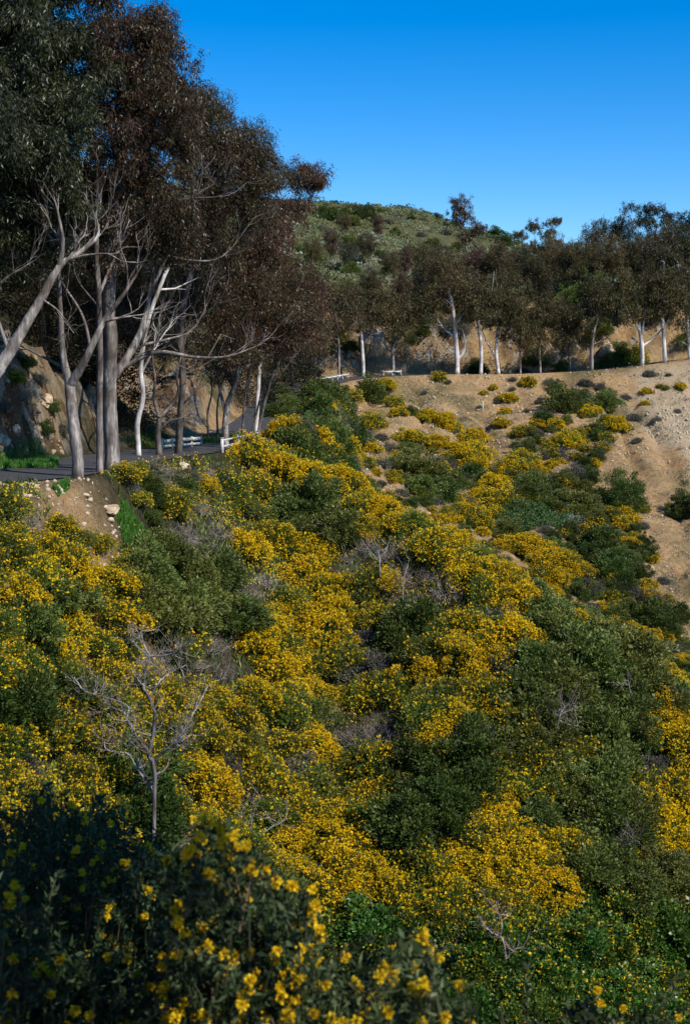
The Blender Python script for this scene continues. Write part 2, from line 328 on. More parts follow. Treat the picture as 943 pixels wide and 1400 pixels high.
leftw = sstep(-14, -17, gxf) * sstep(60, 70, gyf) * (1 - CUT)
far_lit = sstep(0, .35, N1) * .55 * sstep(96, 104, gyf) * (1 - sstep(156, 160, gyf))
bareL = np.exp(-(((gxf - at(110, 685, 53)[0]) / 2.2) ** 2 + ((gyf - 53.5) / 2.6) ** 2))
rock_m = sstep(.15, .6, CUT) * sstep(-.25, .1, fbm(gxf / 3 + 9, gyf / 3, 3))
scree_c = at(925, 700, 118)
scree_m = sstep(29.5, 32, gxf - (gyf - 105) * (-.055) + fbm(gxf / 5, gyf / 5, 3) * 3) * (1 - sstep(148, 151, gyf)) * sstep(90, 98, gyf)
vattr(ground, 'scree', scree_m * 1.0 + .25 * sstep(100, 110, gyf) * (1 - sstep(150, 152, gyf)))
vattr(ground, 'litter', np.clip(near_spur * (1 - bareL * 1.3) + leftw + far_lit * .5, 0, 1) * (1 - sstep(.1, .5, scree_m)))
left_bank = (gxf < np.interp(gyf, road[:100, 1], road[:100, 0]) - 3.4) * (gxf > -26) * (gyf > 50) * (gyf < 74)
rock_m = np.maximum(rock_m, left_bank * sstep(-.45, 0, fbm(gxf / 2.2, gyf / 2.2, 3)))
vattr(ground, 'rock', rock_m)
hill = sstep(166, 180, gyf)
vattr(ground, 'green', np.clip(hill * .85 + sstep(.12, .4, fbm(gxf / 5 + 40, gyf / 5, 4)) * .5 * sstep(100, 108, gyf) * (1 - scree_m) * (1 - sstep(152, 154, gyf)), 0, 1))

def ray(u, v, y0=30., y1=330.):
    ys = np.concatenate([np.arange(y0, 170, .5), np.arange(170, y1, 2.)]); d = at(u, v, 1.0)
    zz = H(ys * d[0], ys) - ys * d[2]; k = np.argmax(zz > 0)
    if zz[k] <= 0: return None
    if k == 0: return d * ys[0]
    t = zz[k - 1] / (zz[k - 1] - zz[k]); y = ys[k - 1] + t * (ys[k] - ys[k - 1]); return d * y
def rays(uv, y0=30., y1=330.):
    return [ray(u, v, y0, y1) for u, v in uv]
def hz(x, y): return float(H(x, y)[0])

# road surface with a worn edge line
def strip(name, off0, off1, dz, m, i0=0, i1=None):
    P = road[i0:i1]; T = unit(np.gradient(P[:, :2], axis=0)); Nn = np.stack([-T[:, 1], T[:, 0]], 1)
    V = []
    for o_ in np.linspace(off0, off1, 5 if off1 - off0 > 1 else 2): V.append(np.column_stack([P[:, 0] + Nn[:, 0] * o_, P[:, 1] + Nn[:, 1] * o_, P[:, 2] + dz]))
    V = np.array(V); a, n, _ = V.shape; k = (np.arange(a - 1)[:, None] * n + np.arange(n - 1)[None]).ravel()
    q = Mb(); q.add(V.reshape(-1, 3), np.stack([k, k + 1, k + n + 1, k + n], 1), .5); return q.build(name, m, smooth=True)
tag(strip('road', -2.75, 2.75, .05, M['asphalt']), 'narrow dark asphalt road winding along the canyon side', 'road', kind='structure')

# ------------------------------------------------------------------ plant builders
def ell_tufts(n, Rr, h, jit=.18, low=-.15):
    """points spread over a dome, with their outward directions"""
    k = np.arange(n) + .5; ph = np.arccos(1 - (1 - low) * k / n); th = math.pi * (1 + 5 ** .5) * k
    D = np.stack([np.cos(th) * np.sin(ph), np.sin(th) * np.sin(ph), np.cos(ph)], 1)
    D = unit(D + rng.normal(size=(n, 3)) * .16)
    P = D * np.array([Rr, Rr, h]) * (1 - rng.random((n, 1)) * .30 + rng.normal(size=(n, 1)) * jit * .5)
    ph0 = rng.random(3) * 6.28; az = np.arctan2(D[:, 1], D[:, 0]); P[:, :2] *= (1 + .22 * np.sin(2 * az + ph0[0]) + .16 * np.sin(3 * az + ph0[1]) + .12 * np.sin(5 * az + ph0[2]))[:, None]
    P[:, 2] = np.maximum(P[:, 2] * (1 + .25 * np.sin(2 * az + ph0[2]) * (D[:, 2] < .8)), .12)
    return P, D
def in_ball(n):
    return rdir(n) * rng.random((n, 1)) ** (1 / 2.4)
def bush_stems(root, P, m=M['stem'], n=26, r=.014, name='stems'):
    q = Mb()
    for p in P[rng.permutation(len(P))[:n]]:
        b = rng.normal(size=3) * .08; b[2] = -.35
        mid = p * .5 + rng.normal(size=3) * .08; q.tube([b, mid, p * .96], [r, r * .7, r * .3], 4)
    return q.build(name, m, root)
def broom(Rr, h, fl, nt=44, tr=.25, leafn=150, fln=62):
    root = empty('broom_bush'); P, D = ell_tufts(nt, Rr * .86, h * .86)
    lf = Mb(); fm = Mb(); rad = tr * (.75 + rng.random(nt) * .6)
    sunny = rng.random(nt) < .25 + fl * .8
    for p, d, r, s in zip(P, D, rad, sunny):
        g = in_ball(leafn) * r; c = p + g; out = unit(g + d * .6 * r + np.array([0, 0, .5 * r]))
        lf.cards(c, out + rdir(leafn) * .5, rng.uniform(.05, .10, leafn), rng.uniform(.022, .04, leafn))
        n = int(fln * fl * (1.25 if s else .35) * rng.uniform(.6, 1.4))
        if n > 0:
            g = rdir(n * 3); g = g[(g @ unit(d + np.array([0, 0, .55]))) > .05][:n]
            c = p + g * r * rng.uniform(.92, 1.25, (len(g), 1)); col = np.clip(rng.normal(.55, .25, len(g)), 0, 1)
            for k in range(3):
                fm.cards(c - g * .02, unit(g + rdir(len(g)) * .9), rng.uniform(.05, .085, len(g)), rng.uniform(.04, .065, len(g)), col)
    # inner mass so the bush reads as dense
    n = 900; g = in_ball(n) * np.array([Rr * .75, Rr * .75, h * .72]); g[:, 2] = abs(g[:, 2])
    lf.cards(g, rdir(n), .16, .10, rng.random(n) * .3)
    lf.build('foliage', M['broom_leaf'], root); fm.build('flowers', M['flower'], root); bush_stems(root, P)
    return root
def leafy(name, Rr, h, m, nt=46, tr=.27, leafn=170, L=(.05, .09), ratio=.5, flowers=0, top=.2, stems=M['stem'], droop=0):
    root = empty(name); P, D = ell_tufts(nt, Rr * .86, h * .86, .3)
    lf = Mb(); rad = tr * (.6 + rng.random(nt) * .9)
    for p, d, r in zip(P, D, rad):
        g = in_ball(leafn) * r * np.array([1, 1, .8]); c = p + g; out = unit(g / r + d * .7 + np.array([0, 0, top]))
        ln = rng.uniform(*L, leafn); lf.cards(c, out + rdir(leafn) * .6 - np.array([0, 0, droop]), ln, ln * ratio, np.clip(rng.normal(.5, .22, leafn), 0, 1))
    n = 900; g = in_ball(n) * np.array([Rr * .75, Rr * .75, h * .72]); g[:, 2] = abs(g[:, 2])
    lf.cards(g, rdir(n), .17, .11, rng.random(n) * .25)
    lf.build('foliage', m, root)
    if flowers:
        fm = Mb(); j = rng.integers(0, nt, flowers); g = unit(rdir(flowers) + D[j]); c = P[j] + g * rad[j][:, None]
        for k in range(3): fm.cards(c, unit(g + rdir(flowers)), .07, .05)
        fm.build('flowers', M['flower'], root)
    bush_stems(root, P, stems)
    return root
def branch_rec(q, p, d, L, r, depth, spread, k=4, kinks=4, up=.1, tips=None, a=None):
    pts = [p]; dd = d
    for _ in range(kinks):
        dd = unit(dd + rng.normal(size=3) * .16 + np.array([0, 0, up])); pts.append(pts[-1] + dd * L / kinks)
    q.tube(pts, np.linspace(r, r * .55 if depth else r * .25, len(pts)), k, a)
    if tips is not None and depth == 0: tips.append(pts[-1])
    if depth:
        for _ in range(rng.integers(2, 4)):
            j = rng.integers(max(1, kinks // 2), kinks + 1)
            branch_rec(q, pts[j], unit(dd + rdir(1)[0] * spread), L * rng.uniform(.55, .85), r * .55, depth - 1, spread, k, kinks, up, tips, a)
def dead_bush(Rr, n=16, name='dead_shrub', m=M['twig'], depth=3):
    root = empty(name); q = Mb(); mainq = Mb()
    for i in range(n):
        th = rng.random() * 6.28; e = rng.uniform(.25, 1.2); d = np.array([math.cos(th) * math.cos(e), math.sin(th) * math.cos(e), math.sin(e)])
        L = Rr * rng.uniform(.35, .5); s = np.array([0, 0, -.1]); tp = s + d * L
        mainq.tube([s, s + d * L * .5 + rng.normal(size=3) * .04, tp], [.028, .02, .014], 5)
        branch_rec(q, tp, d, L, .011, depth, .85, 3, 3, .03)
    n = 500; g = in_ball(n) * Rr * .8; g[:, 2] = abs(g[:, 2]) * .8
    q.cards(g, rdir(n) + np.array([0, 0, .2]), rng.uniform(.12, .35, n), .012)
    mainq.build('stems', m, root); q.build('twigs', m, root)
    return root

protos = {}
def proto(key, maker, n):
    protos[key] = []
    for _ in range(n):
        r = maker(); protos[key].append([r, False])
proto('Y', lambda: broom(rng.uniform(.95, 1.15), rng.uniform(.75, 1.1), rng.uniform(.5, .85)), 9)
proto('y', lambda: broom(rng.uniform(.9, 1.1), rng.uniform(.8, 1.1), rng.uniform(.16, .36)), 6)
proto('m', lambda: broom(1.0, rng.uniform(.8, .95), rng.uniform(.45, .65), nt=60, tr=.2, leafn=130, fln=60), 4)     # tight rounded mound
proto('G', lambda: leafy('evergreen_shrub', 1.05, rng.uniform(.95, 1.25), M['green_leaf'], flowers=0, tr=.24, nt=58, L=(.06, .11)), 5)
proto('D', lambda: leafy('dark_shrub', 1.05, rng.uniform(1.0, 1.35), M['dark_leaf'], L=(.07, .12)), 4)
proto('V', lambda: leafy('creeper_bush', 1.15, rng.uniform(.6, .85), M['vine_leaf'], nt=55, L=(.07, .12), ratio=.8, flowers=int(rng.integers(0, 2)) * 260), 5)
proto('g', lambda: dead_bush(rng.uniform(.85, 1.1)), 4)
proto('b', lambda: leafy('grey_shrub', 1.0, .85, M['grey_leaf'], nt=40, leafn=120, L=(.05, .10), ratio=.3, stems=M['twig']), 4)
proto('s', lambda: leafy('silver_sage', .95, .7, M['silver_leaf'], nt=34, leafn=110, L=(.06, .11), ratio=.45), 3)
NAMES = {'Y': 'broom_bush', 'y': 'broom_bush', 'm': 'broom_bush', 'G': 'evergreen_shrub', 'D': 'dark_shrub', 'V': 'creeper_bush', 'g': 'dead_shrub', 'b': 'grey_shrub', 's': 'silver_sage'}
LOOK = {'Y': 'broom bush covered in golden yellow flowers', 'y': 'green broom bush with scattered yellow flowers', 'm': 'rounded yellow and green broom mound',
        'G': 'olive green leafy shrub', 'D': 'dark green dense shrub', 'V': 'bright green creeper covered bush', 'g': 'leafless grey dead shrub', 'b': 'grey green twiggy shrub', 's': 'pale silvery sage bush'}
CAT = {'Y': 'broom bush', 'y': 'broom bush', 'm': 'broom bush', 'G': 'shrub', 'D': 'shrub', 'V': 'creeper', 'g': 'dead shrub', 'b': 'shrub', 's': 'sage bush'}
GRP = {'Y': 'flowering broom bushes on the canyon slopes', 'y': 'flowering broom bushes on the canyon slopes', 'm': 'flowering broom bushes on the canyon slopes', 'G': 'olive green shrubs among the broom', 'D': 'dark green shrubs on the slopes',
       'V': 'creeper covered bushes at the canyon bottom', 'g': 'dead grey shrubs among the broom', 'b': 'grey green shrubs on the slopes', 's': 'silvery sage bushes on the slopes'}
# places a viewer can find, used to say which bush is which
LAND = [('the forked grey snag', 205, 1000), ('the white guard rail', 328, 605), ('the bare sandy mound', 120, 680), ('the tall leafy shrub amid the brooms', 605, 1100), ('the thin pale dead stem', 520, 775),
        ('the pale branch in the big shrub', 768, 985), ('the big dark round shrub', 850, 660), ('the shrub at the scree edge', 932, 678), ('the long green mat', 725, 712), ('the small green mat', 457, 585),
        ('the bright grass strip', 182, 715), ('the small white stake', 660, 556), ('the leaning grey twigs low down', 690, 1280), ('the grey twigs by the right brooms', 775, 1130), ('the front flowering broom', 340, 1150),
        ('the white tree bases by the road', 665, 508), ('the pale boulder below the rail', 386, 686), ('the far rail end', 475, 517), ('the scree foot', 930, 850), ('the ochre bluff', 512, 465)]
LOOK2 = {'broom bush covered in golden yellow flowers': 'golden broom bush', 'green broom bush with scattered yellow flowers': 'sparsely flowered broom', 'rounded yellow and green broom mound': 'rounded broom mound', 'olive green leafy shrub': 'olive shrub', 'dark green dense shrub': 'dark shrub', 'bright green creeper covered bush': 'bright green creeper', 'leafless grey dead shrub': 'dead shrub', 'grey green twiggy shrub': 'grey shrub', 'pale silvery sage bush': 'silvery sage'}
used = set()
NUM = ['zero', 'one', 'two', 'three', 'four', 'five', 'six', 'seven', 'eight', 'nine', 'ten', 'eleven', 'twelve', 'thirteen', 'fourteen']
def label_for(look, u, v, unitpx=38.):
    c = sorted(LAND, key=lambda l: (l[1] - u) ** 2 + (l[2] - v) ** 2)
    short = LOOK2.get(look, look)
    for tol in (1., .66, .5):
        for nm, lu, lv in c[:9]:
            a = (u - lu) / unitpx / tol; b = (v - lv) / unitpx / tol
            ra, rb = int(round(abs(a))), int(round(abs(b)))
            if max(ra, rb) > 14: continue
            word = 'widths' if tol == 1. else 'half-widths'
            bits = []
            if rb: bits.append('%s %s' % (NUM[rb], 'below' if b > 0 else 'above'))
            if ra: bits.append('%s %s' % (NUM[ra], 'right of' if a > 0 else 'left of'))
            if not bits: bits = ['right beside']
            s = '%s, %s %s' % (look, ' and '.join(bits), nm)
            if tol != 1.: s = s.replace(', ', ', in %s steps ' % ('half' if tol == .5 else 'small'))
            if not bits[-1].endswith(('of', 'beside')): s = s.replace(bits[-1] + ' ', bits[-1] + ' ')
            if len(s.split()) > 16: s = s.replace(look, short)
            if s not in used and len(s.split()) <= 16: used.add(s); return s
    s = look + ' near ' + c[0][0]; used.add(s); return s
nplant = 0
def plant(kind, p, s, zs=1., u=None, v=None, look=None, variant=None):
    global nplant
    lst = protos[kind]; e = lst[int(rng.integers(len(lst))) if variant is None else variant]
    if e[1]: o = copy_tree(e[0])
    else: o = e[0]; e[1] = True
    o.location = (p[0], p[1], p[2] - .10 * s); o.rotation_euler = (rng.normal() * .06, rng.normal() * .06, rng.random() * 6.28)
    o.scale = (s * rng.uniform(.92, 1.1), s * rng.uniform(.92, 1.1), s * zs)
    if u is None: u, v = to_px(np.array([p[0], p[1], p[2] + .5 * s]))
    tag(o, label_for(look or LOOK[kind], u, v), CAT[kind], GRP[kind]); nplant += 1
    return o

# ------------------------------------------------------------------ brush on the near spur
GRID_ROWS = [
 (600, ". . . . Y Y . . . . . ."),
 (650, ". . y y Y Y Y . . . . ."),
 (700, "y Y y g y G Y Y . . . ."),
 (750, "Y Y G g Y Y g Y Y . . ."),
 (800, "Y Y G G g Y Y g Y Y G ."),
 (850, "Y Y G G Y Y Y D Y G G Y"),
 (900, "y y y g Y Y b Y Y G G Y"),
 (950, "D y y y Y Y Y Y y G G Y"),
 (1000, "y y y y y Y g Y Y G G Y"),
 (1050, "y y y Y y y y D Y y G Y"),
 (1100, "y y D y y y y D Y G G Y"),
 (1150, "y y g y y Y Y D y Y G Y"),
 (1200, "y y G y y Y Y y Y Y G G"),
 (1250, "y y G G G V V y y V V V"),
 (1300, "y y G G G V V g V V V V"),
 (1350, "y y G G V V V V V V V V"),
 (1400, "y y G G V V V V V V V V")]
GRID = {v_row: cells.split() for v_row, cells in GRID_ROWS}
rows = sorted(GRID)
vv = 612.0; row = 0; spots = []
while vv < 1425:
    dv = 29 + 10 * (vv - 600) / 800
    for uu in np.arange(-20 + (row % 2) * 27, 990, 54):
        u = uu + rng.uniform(-14, 14); v = vv + rng.uniform(-9, 9)
        if v < 1000 and u > 380 and v < np.interp(u, [380, 470, 530, 600, 720, 800, 860, 943, 1000], [618, 660, 702, 742, 802, 862, 910, 965, 1010]): continue
        if v < np.interp(u, [0, 60, 150, 190, 250, 300, 380], [700, 715, 735, 740, 668, 650, 612]): continue
        if 90 < u < 215 and v < 760: continue
        spots.append((u, v))
    vv += dv; row += 1
pts = rays(spots)
for (u, v), p in zip(spots, pts):
    if p is None or p[1] > 90: continue
    g = GRID[min(rows, key=lambda r: abs(r + 12 - v + rng.uniform(-14, 14)))]; k = g[int(np.clip((u + rng.uniform(-16, 16)) / 78.6, 0, 11))]
    if k == '.': k = 'y'
    if k in 'Yy' and rng.random() < .09: k = 'b' if rng.random() < .7 else 'g'
    if k == 'Y' and rng.random() < .30: k = 'G' if rng.random() < .16 else 'y'
    dist = p[1]; s = {'Y': .98, 'y': 1.0, 'G': 1.15, 'D': 1.2, 'V': 1.1, 'g': .8, 'b': .95}[k] * rng.uniform(.95, 1.42) * np.interp(dist, [40, 50, 62, 85], [.92, 1.0, 1.12, 1.2])
    if v < 800 and u > 380: s *= .9
    plant(k, p, s, rng.uniform(.85, 1.1))
for (u, v, Y), (u2, v2, Y2) in zip(ctrl_px[9:16], ctrl_px[10:17]):
    a_, b_ = at(u, v, Y), at(u2, v2, Y2)
    for t in np.linspace(0, 1, max(2, int(np.linalg.norm(a_ - b_) / 1.25)), endpoint=False):
        p = a_ + (b_ - a_) * t + np.append(rng.normal(size=2) * .35, 0); p[2] = hz(p[0], p[1]); uu, _v = to_px(p)
        plant('G' if 790 < uu < 930 and rng.random() < .75 else ('y' if rng.random() < .25 else 'Y'), p, rng.uniform(.85, 1.15) * (1.15 if uu > 780 else 1.), rng.uniform(.9, 1.1))
# larger feature shrubs of the near spur (px centre, radius px)
def feature(kind, u, v, r, zs=1., look=None, y0=30., variant=None):
    p = ray(u, v + r * .62, y0)
    if p is None: return None
    s = r / FPX * p[1] / .98
    return plant(kind, p, s, zs, u, v, look, variant)
for a in [('G', 205, 785, 40, 1.0), ('G', 248, 805, 32, .9), ('G', 405, 722, 36, .9), ('G', 800, 880, 62, 1.0), ('G', 745, 910, 55, 1.), ('G', 860, 930, 50, 1.), ('G', 820, 980, 60, 1), ('G', 830, 1060, 60, 1.), ('G', 760, 1050, 46, 1.),
          ('D', 850, 1110, 52, 1.), ('D', 605, 1085, 40, 1.2), ('D', 600, 860, 26, .9), ('D', 12, 940, 34, 1), ('G', 700, 850, 36, .9), ('g', 500, 735, 26, 1.), ('g', 545, 785, 34, 1.2), ('b', 520, 915, 30, 1),
          ('g', 520, 990, 30, .9), ('g', 318, 790, 36, 1), ('g', 250, 728, 34, .9), ('g', 345, 640, 26, 1), ('g', 335, 690, 22, 1), ('g', 860, 960, 26, 1.2), ('b', 620, 790, 22, 1)]:
    feature(*a[:5])

# ------------------------------------------------------------------ bushes of the far slope, each where it grows
FAR = """y 600 513 9;y 722 521 10;m 661 535 5;m 674 528 6;m 695 540 10;b 680 547 6;m 691 560 9;m 684 575 11;y 712 587 11;m 719 519 9;G 768 545 26;b 795 540 20;G 828 548 20;Y 805 559 12;m 760 577 13;D 743 570 12;m 772 597 18;y 790 590 12
m 839 575 16;G 853 583 10;m 883 532 7;m 881 550 7;y 901 527 5;y 910 529 5;m 929 526 8;b 913 511 4;b 887 508 9;b 854 540 8;b 897 571 8;b 865 567 11;D 813 594 9;y 794 600 8;b 823 606 12;g 815 618 12;y 711 622 16;m 733 635 12;m 754 633 10;m 810 630 10;b 762 615 12;b 785 641 14;g 772 625 10
G 730 661 22;D 752 690 17;G 778 654 12;G 794 680 20;m 794 665 9;y 833 699 15;Y 849 712 11;y 875 693 10;m 646 591 15;Y 650 612 18;D 646 641 15;Y 675 654 18;Y 659 673 22;y 688 676 16;s 688 638 8;s 759 670 9;s 781 705 11;s 776 690 8;s 790 722 9
y 478 537 16;m 527 522 12;y 540 548 12;D 505 534 20;y 511 572 18;G 454 542 22;D 440 556 18;y 425 556 12;m 546 560 10;s 406 575 8;m 560 591 17;m 583 564 13;Y 607 572 18;m 597 600 14;Y 642 596 16;Y 635 612 18;m 508 608 12;b 521 594 11;b 537 611 12;b 500 590 10;G 555 612 14
G 556 636 26;G 585 640 26;b 600 628 18;Y 622 613 16;Y 642 625 20;Y 666 690 20;Y 627 691 14;Y 700 630 16;D 603 668 20;G 575 665 20;D 620 655 16;Y 645 700 18;y 612 700 12;Y 700 738 18;Y 722 742 20;Y 748 752 20;Y 775 762 18;y 798 778 13;Y 735 765 18;Y 760 785 16;G 690 720 16;D 819 735 24;D 833 772 20;Y 858 740 12;D 883 752 13;m 838 697 10
D 880 835 24;D 905 850 22;D 925 835 18;b 890 810 14;y 912 815 9;y 870 858 14;Y 885 870 14;b 860 800 16;D 850 790 16;G 845 760 16;b 815 800 14;y 830 810 12;D 800 750 14;Y 900 905 16;b 912 880 16;Y 930 900 14
b 612 520 5;b 700 516 6;b 752 520 8;b 740 545 9;b 720 560 7;b 735 590 9;b 705 605 9;b 660 600 7;b 800 520 10;b 820 525 8;b 700 530 5;b 925 560 6;b 870 600 7;g 930 610 6;b 580 535 5;b 655 555 4;b 410 535 12;G 395 550 14;G 425 535 12;D 375 560 16;D 395 575 12;y 415 590 12;G 385 535 14;b 440 520 8;b 475 600 12;b 490 620 12;b 520 630 12;y 535 650 12;G 550 655 12;D 560 560 8;b 570 590 10
b 742 620 9;y 770 700 9;G 765 655 12;D 700 650 14;G 712 668 14;b 745 720 10;b 800 710 12;G 815 705 14;y 860 735 9;b 878 715 9;G 865 760 12;D 870 780 14;b 905 790 10;G 835 745 14;D 780 735 10"""
for e in FAR.replace('\n', ';').split(';'):
    k, u, v, r = e.split(); u, v, r = float(u), float(v), float(r); v0 = v
    if v > 640 and k != 's': pass
    p = ray(u, v + r * .6, 88 if v < 860 else 30)
    if p is None: continue
    s = r / FPX * p[1] / .92 * 1.22
    plant(k, p, s, rng.uniform(.85, 1.05), u, v0)
FILL_N = 0
def inpoly(u, v, poly):
    ins = False; j = len(poly) - 1
    for i_ in range(len(poly)):
        (a, b), (c, d) = poly[i_], poly[j]
        if (b > v) != (d > v) and u < (c - a) * (v - b) / (d - b) + a: ins = not ins
        j = i_
    return ins
FILL = [(395, 560), (440, 600), (480, 610), (560, 600), (620, 620), (690, 640), (715, 610), (735, 560), (745, 530), (830, 530), (835, 600), (800, 640), (868, 705), (890, 760), (888, 800), (915, 850), (943, 880), (950, 1000), (850, 900), (700, 790), (500, 680), (380, 600)]
placed = []
for _ in range(9000):
    u, v = rng.uniform(370, 950), rng.uniform(520, 960)
    if not inpoly(u, v, FILL) or any((u - a) ** 2 + ((v - b) * 1.35) ** 2 < (14 if b > 620 else 17) ** 2 for a, b in placed) or ((u - 725) / 60) ** 2 + ((v - 712) / 20) ** 2 < 1 or ((u - 457) / 46) ** 2 + ((v - 590) / 18) ** 2 < 1: continue
    p = ray(u, v + 6, 40)
    if p is None or p[1] < 66: continue
    placed.append((u, v)); k = str(rng.choice(list('GGDbym'))) if 725 < u < 870 and v < 700 else str(rng.choice(list('bbbGGGDsyYm' if v < 700 else 'bbGGGDDyyYY'))); plant(k, p, rng.uniform(9, 16) / FPX * p[1], rng.uniform(.8, 1.05), u, v)
for u, v in [(168, 640), (186, 634), (204, 632), (222, 634), (240, 640), (262, 640), (280, 636), (178, 655), (200, 652), (222, 655), (250, 655), (275, 652), (295, 640), (190, 672), (215, 676), (238, 690), (205, 700), (300, 660), (322, 655)]:
    p = ray(u + rng.uniform(-4, 4), v + 14)
    if p is not None: plant(str(rng.choice(list('yyDDbYg'))), p, rng.uniform(.6, .85), rng.uniform(.8, 1.), u, v)
for u, v in [(5, 705), (30, 700), (55, 702), (80, 715), (110, 730), (135, 735), (165, 765), (20, 725), (60, 735), (95, 750)]:
    p = ray(u, v + 12)
    if p is not None and v > 710: plant('y' if rng.random() < .6 else 'D', p, rng.uniform(.65, .9), .9, u, v)
def big_round_shrub(u, v, rx, look, m, y0=88):
    p = ray(u, v + rx * .7, y0); s = rx / FPX * p[1]
    root = leafy('round_shrub', s, s * 1.35, m, nt=110, tr=s * .17, leafn=150, L=(.10, .2), ratio=.4, top=.5)
    root.location = (p[0], p[1], p[2] - .2); tag(root, look, 'shrub')
big_round_shrub(850, 660, 44, 'big dark green rounded shrub beside the pale gravel scree', M['dark_leaf'])
big_round_shrub(940, 682, 30, 'dark green shrub rooted on the right edge of the gravel scree', M['dark_leaf'])

# tall leafy shrub amid the brooms and the groundcover mats
def ground_mat(u, v, ru, rv, look, m, y0=88, h=.3, n=9000, name='ground_mat', L=.12):
    c = ray(u, v, y0); q = Mb(); P = []
    rr = np.sqrt(rng.random(n)); th = rng.random(n) * 6.28; un = u + ru * rr * np.cos(th); vn = v + rv * rr * np.sin(th)
    a, b = ray(u - ru, v, y0), ray(u + ru, v, y0); e, f = ray(u, v - rv, y0), ray(u, v + rv, y0)
    x = c[0] + (b[0] - a[0]) / 2 * rr * np.cos(th) + (e[0] - f[0]) / 2 * rr * np.sin(th); y = c[1] + (e[1] - f[1]) / 2 * rr * np.sin(th) + (b[1] - a[1]) / 2 * rr * np.cos(th)
    edge = fbm(x * .9, y * .9, 3) * .6 + 1; keep = rr < edge * .9; x, y, r2 = x[keep], y[keep], rr[keep]
    z = H(x, y) + h * np.sqrt(np.clip(1 - r2 ** 2, 0, 1)) * rng.random(len(x)) * (1 + fbm(x * 2, y * 2, 2))
    q.cards(np.stack([x, y, z], 1) - c, rdir(len(x)) * .7 + np.array([0, 0, .7]), rng.uniform(.5, 1.2, len(x)) * L, L * .5)
    o = q.build(name, m); o.location = c; tag(o, look, 'ground cover'); return o
ground_mat(725, 712, 58, 17, 'long bright green mat of ground cover below the broom clump', M['mat_leaf'], h=.9, n=14000, L=.17)
ground_mat(457, 586, 44, 15, 'small smooth green mat of ground cover on the sandy spur', M['mat_leaf'], h=.6, n=12000, L=.15)

# undergrowth that fills between the bushes: herbs, litter, low stems
n = 60000
x = rng.uniform(-20, 36, n * 2); y = rng.uniform(30, 92, n * 2); z = H(x, y); ok = (to_px(np.stack([x, y, z], 0))[0] > -60) & (to_px(np.stack([x, y, z], 0))[0] < 1000) & (RD.min() < 1)
zz, rdd, _, _ = H(x, y, True); ok &= (rdd > 3.6) & ~((abs(x - at(118, 690, 54)[0]) < 1.9) & (abs(y - 55.5) < 2.6))
j_ = ((x[:, None] - road[None, 60:160, 0]) ** 2 + (y[:, None] - road[None, 60:160, 1]) ** 2).argmin(1) + 60 if False else None
ok &= (x > np.interp(y, road[:110, 1], road[:110, 0]) + 1.5)
x, y, z = x[ok][:n], y[ok][:n], z[ok][:n]
q = Mb(); q.cards(np.stack([x, y, z], 1), rdir(len(x)) * .6 + np.array([0, 0, .9]), rng.uniform(.12, .5, len(x)), rng.uniform(.04, .12, len(x)), np.clip(rng.normal(.4 + fbm(x, y, 2) * .8, .2), 0, 1))
tag(q.build('undergrowth', M['broom_leaf']), 'low olive undergrowth between the bushes on the near slope', 'undergrowth', kind='stuff')
k = (fbm(x / 2.5 + 7, y / 2.5, 3) > -.05) & (rng.random(len(x)) < .75); c = np.stack([x, y, z], 1)[k] + np.stack([rng.normal(size=k.sum()) * .05, rng.normal(size=k.sum()) * .05, rng.uniform(.15, .5, k.sum())], 1)
q = Mb(); [q.cards(c, rdir(len(c)), .09, .06, np.clip(rng.normal(.5, .25, len(c)), 0, 1)) for _ in range(2)]
tag(q.build('low_broom_blossom', M['flower']), 'yellow blossom of low broom seedlings carpeting the near slope', 'blossom', kind='stuff')
n = 30000; x = rng.uniform(-20, 36, n); y = rng.uniform(30, 92, n); zz, rdd, _, _ = H(x, y, True); ok = rdd > 3.2; x, y, zz = x[ok], y[ok], zz[ok]
q = Mb(); q.cards(np.stack([x, y, zz], 1), rdir(len(x)) * .9 + np.array([0, 0, .5]), rng.uniform(.15, .6, len(x)), rng.uniform(.008, .02, len(x)))
tag(q.build('dry_litter', M['dry']), 'dry stalks and litter lying under the brush', 'litter', kind='stuff')
# weeds in clumps on the far sandy slope
cx = rng.uniform(-6, 48, 2600); cy = rng.uniform(98, 150, 2600); dens = fbm(cx / 5 + 40, cy / 5, 4); k = dens > .02; cx, cy = cx[k], cy[k]
zz, rdd, _, _ = H(cx, cy, True); k = rdd > 3.4; cx, cy = cx[k], cy[k]
for nm, m, frac, lab, ln in (('weeds', M['mat_leaf'], (0, .5), 'small green weeds scattered on the sandy far slope', .16), ('dry_weeds', M['twig'], (.5, 1.), 'greyish dry weeds scattered on the sandy far slope', .2)):
    a, b = int(len(cx) * frac[0]), int(len(cx) * frac[1]); X = np.repeat(cx[a:b], 26) + rng.normal(size=(b - a) * 26) * .28; Y = np.repeat(cy[a:b], 26) + rng.normal(size=(b - a) * 26) * .28
    q = Mb(); q.cards(np.stack([X, Y, H(X, Y)], 1), rdir(len(X)) * .7 + np.array([0, 0, .7]), rng.uniform(.4, 1.3, len(X)) * ln, ln * .3); tag(q.build(nm, m), lab, 'weeds', kind='stuff')
